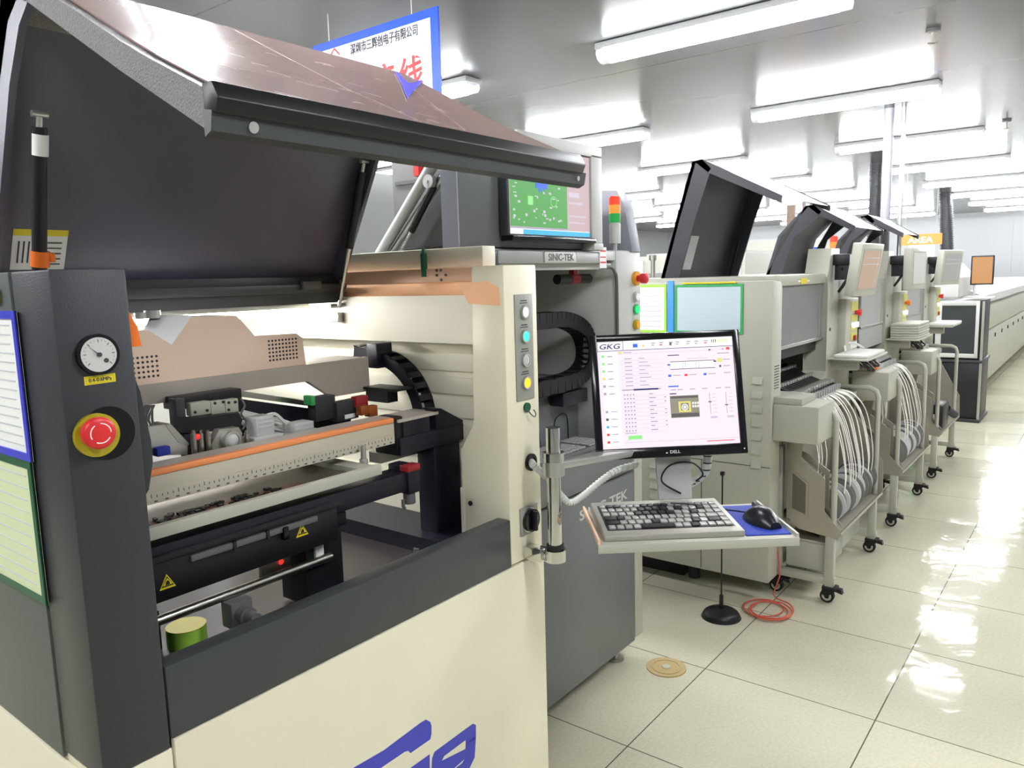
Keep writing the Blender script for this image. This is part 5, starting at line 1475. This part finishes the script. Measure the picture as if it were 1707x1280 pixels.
yc, zc = sg(686, 122)
text('line_lettering', '\u7ebf', 'sign_red', bs, (SX - .0035, yc, zc), (0, -1, 0), (0, 0, 1), height=.135, bold=.018)
text('line_lettering', '\u4ea7', 'sign_red', bs, (SX - .0035, yc + .16, zc), (0, -1, 0), (0, 0, 1), height=.135, bold=.018)
yl, zl = sg(558, 84)
MB().prism([(SX - .003, yl - .035, zl - .02), (SX - .003, yl, zl + .012), (SX - .003, yl + .035, zl - .02), (SX - .003, yl + .035, zl - .03), (SX - .003, yl, zl + .002), (SX - .003, yl - .035, zl - .03)], (.001, 0, 0)).build('emblem', 'sign_red', bs, smooth=False)
for px_ in (545, 685):
    y_ = sg(px_, 30)[0]
    MB().cyl((SX + .005, y_, zT - .01), (SX + .005, y_, 2.7), .002, n=6).build('hanging_wire', 'grey_light', bs)

# columns, ducts and sprinklers
o = MB().cyl((6.6, 1.42, 1.48), (6.6, 1.42, 2.7), .035, n=24).build('service_pole', 'pole_grey'); tag(o, 'white service pole from the ceiling behind the middle placement machine', 'pole')
o = MB().cyl((6.62, 1.32, 1.3), (6.62, 1.32, 2.7), .017, n=16).build('air_pipe', 'alu'); tag(o, 'thin metal air pipe beside the white service pole', 'pipe')
def duct(x, y0, y1, z0, z1, r, label):
    b = MB(); n = 46
    d0 = Vector((x, y0, z0)); d1 = Vector((x + .0, y1, z1))
    for i in range(n):
        p = d0.lerp(d1, i / n); q = d0.lerp(d1, (i + .55) / n); q2 = d0.lerp(d1, (i + 1) / n)
        b.cyl(p, q, r, n=20); b.cyl(q, q2, r * .86, n=20)
    tag(b.build('exhaust_duct', 'charcoal'), label, 'duct', 'ribbed exhaust ducts')
duct(9.8, 2.23, 2.22, 1.6, 2.7, .075, 'ribbed black exhaust duct beside the white service pole')
duct(14.6, 2.15, 2.24, 1.245, 2.7, .10, 'ribbed black exhaust duct rising from the oven, further away')
for (px_, py_, lb_) in ((1555, 62, 'brass sprinkler head on the ceiling, nearest one'), (1678, 208, 'sprinkler head on the ceiling, further along the aisle')):
    p = px_on(px_, py_, 2, 2.66)
    s_ = thing('sprinkler_head', (p.x, p.y, 2.62), lb_, 'sprinkler', 'ceiling sprinklers')
    MB().cyl((p.x, p.y, 2.685), (p.x, p.y, 2.7), .035).build('rosette', 'grey_dark', s_)
    MB().cyl((p.x, p.y, 2.63), (p.x, p.y, 2.69), .008).cyl((p.x, p.y, 2.63), (p.x, p.y, 2.634), .022).build('nozzle', 'alu_dull', s_)
# things standing behind the line
def pole(px_, X, z0, z1, r, mt, lb_, band=None):
    p = px_on(px_, 400, 0, X)
    t = thing('support_pole', (X, p.y, z0), lb_, 'pole')
    MB().cyl((X, p.y, z0), (X, p.y, z1), r, n=18).build('pole', mt, t)
    if band: MB().cyl((X, p.y, band[0]), (X, p.y, band[1]), r * 1.35, n=18).build('band', 'orange', t)
pole(1318, 8.0, 0, 2.15, .045, 'pole_brown', 'brownish pole with an orange band between the first two open hoods', (1.72, 1.86))
tw = px_on(1390, 400, 0, 7.6)
MB().cyl((7.6, tw.y, 0), (7.6, tw.y, 1.46), .02).build('support_post', 'grey_light', None, 'pale post carrying the small stack light between the open hoods', cat='post')
tower('stack_light', 7.6, tw.y, 1.46, .035, [(.14, 'e_tower_green', 'lens'), (.12, 'e_tower_amber', 'lens'), (.05, 'e_tower_red', 'lens')], 'small stack light seen between the second and third open hoods')
tw = px_on(1536, 455, 0, 7.3)
o = MB().dome((7.3, tw.y, tw.z - .03), UP, .045, .07).cyl((7.3, tw.y, 0), (7.3, tw.y, tw.z - .03), .02).build('indicator_lamp', 'e_led_green'); tag(o, 'glowing green indicator lamp at the furthest placement machine', 'lamp')
# white machines in the next row
def far_machine(x0, x1, y0, y1, h, lb_, win=True):
    t = thing('white_machine', ((x0 + x1) / 2, (y0 + y1) / 2, 0), lb_, 'machine', 'white machines in the next row')
    MB().box(x0, x1, y0, y1, .05, h, .01).box(x0 + .05, x1 - .05, y0 + .05, y1 - .05, 0, .05).build('body', 'far_cream', t)
    MB().box(x0 - .012, x0, y0 + .05, y0 + .10, .1, h - .05).box(x0 - .012, x0, y1 - .10, y1 - .05, .1, h - .05).box(x0 - .012, x0, y0 + .05, y1 - .05, h * .55, h * .58).build('door_frame', 'white_paint', t)
    MB().box(x0 - .01, x0 + .002, y0 + .15, y1 - .15, h * .62, h * .88).build('window', 'window_grey', t)
    MB().box(x0 + .1, x1 - .1, y0 + .1, y1 - .1, h, h + .03).build('top', 'grey', t)
    return t
far_machine(8.6, 10.6, 3.3, 4.7, 1.72, 'white machine in the next row seen between the first two hoods')
far_machine(6.2, 8.0, 4.7, 6.0, 1.55, 'white machine in the next row seen beside the signal light')
far_machine(11.5, 14, 3.3, 4.8, 1.95, 'tall white machine in the next row, further away')
far_machine(3.5, 5.6, 5.0, 6.4, 1.6, 'white machine in the next row seen past the raised hood of the printer')
# guide frames (stack of conveyor posts) seen between signal light and the first hood
cv = thing('rail_conveyor', (5.2, 2.9, 0), 'bare metal rail conveyor behind the first open hood', 'conveyor')
for i in range(3):
    for y in (2.75, 3.1):
        MB().cyl((4.6 + .35 * i, y, 0), (4.6 + .35 * i, y, 1.62), .018).cyl((4.6 + .35 * i, y, 1.60), (4.6 + .35 * i, y, 1.64), .03).build('post', 'steel', cv)
for y in (2.75, 3.1):
    MB().box(4.5, 5.5, y - .02, y + .02, 1.35, 1.40).build('rail', 'alu', cv)
o = MB().box(7.9, 7.95, 2.28, 2.42, 1.58, 1.72, .006).cyl((7.93, 2.35, 0), (7.93, 2.35, 1.58), .012).build('blue_sign', 'blue'); tag(o, 'small blue sign on a post seen past the first open hood', 'sign')
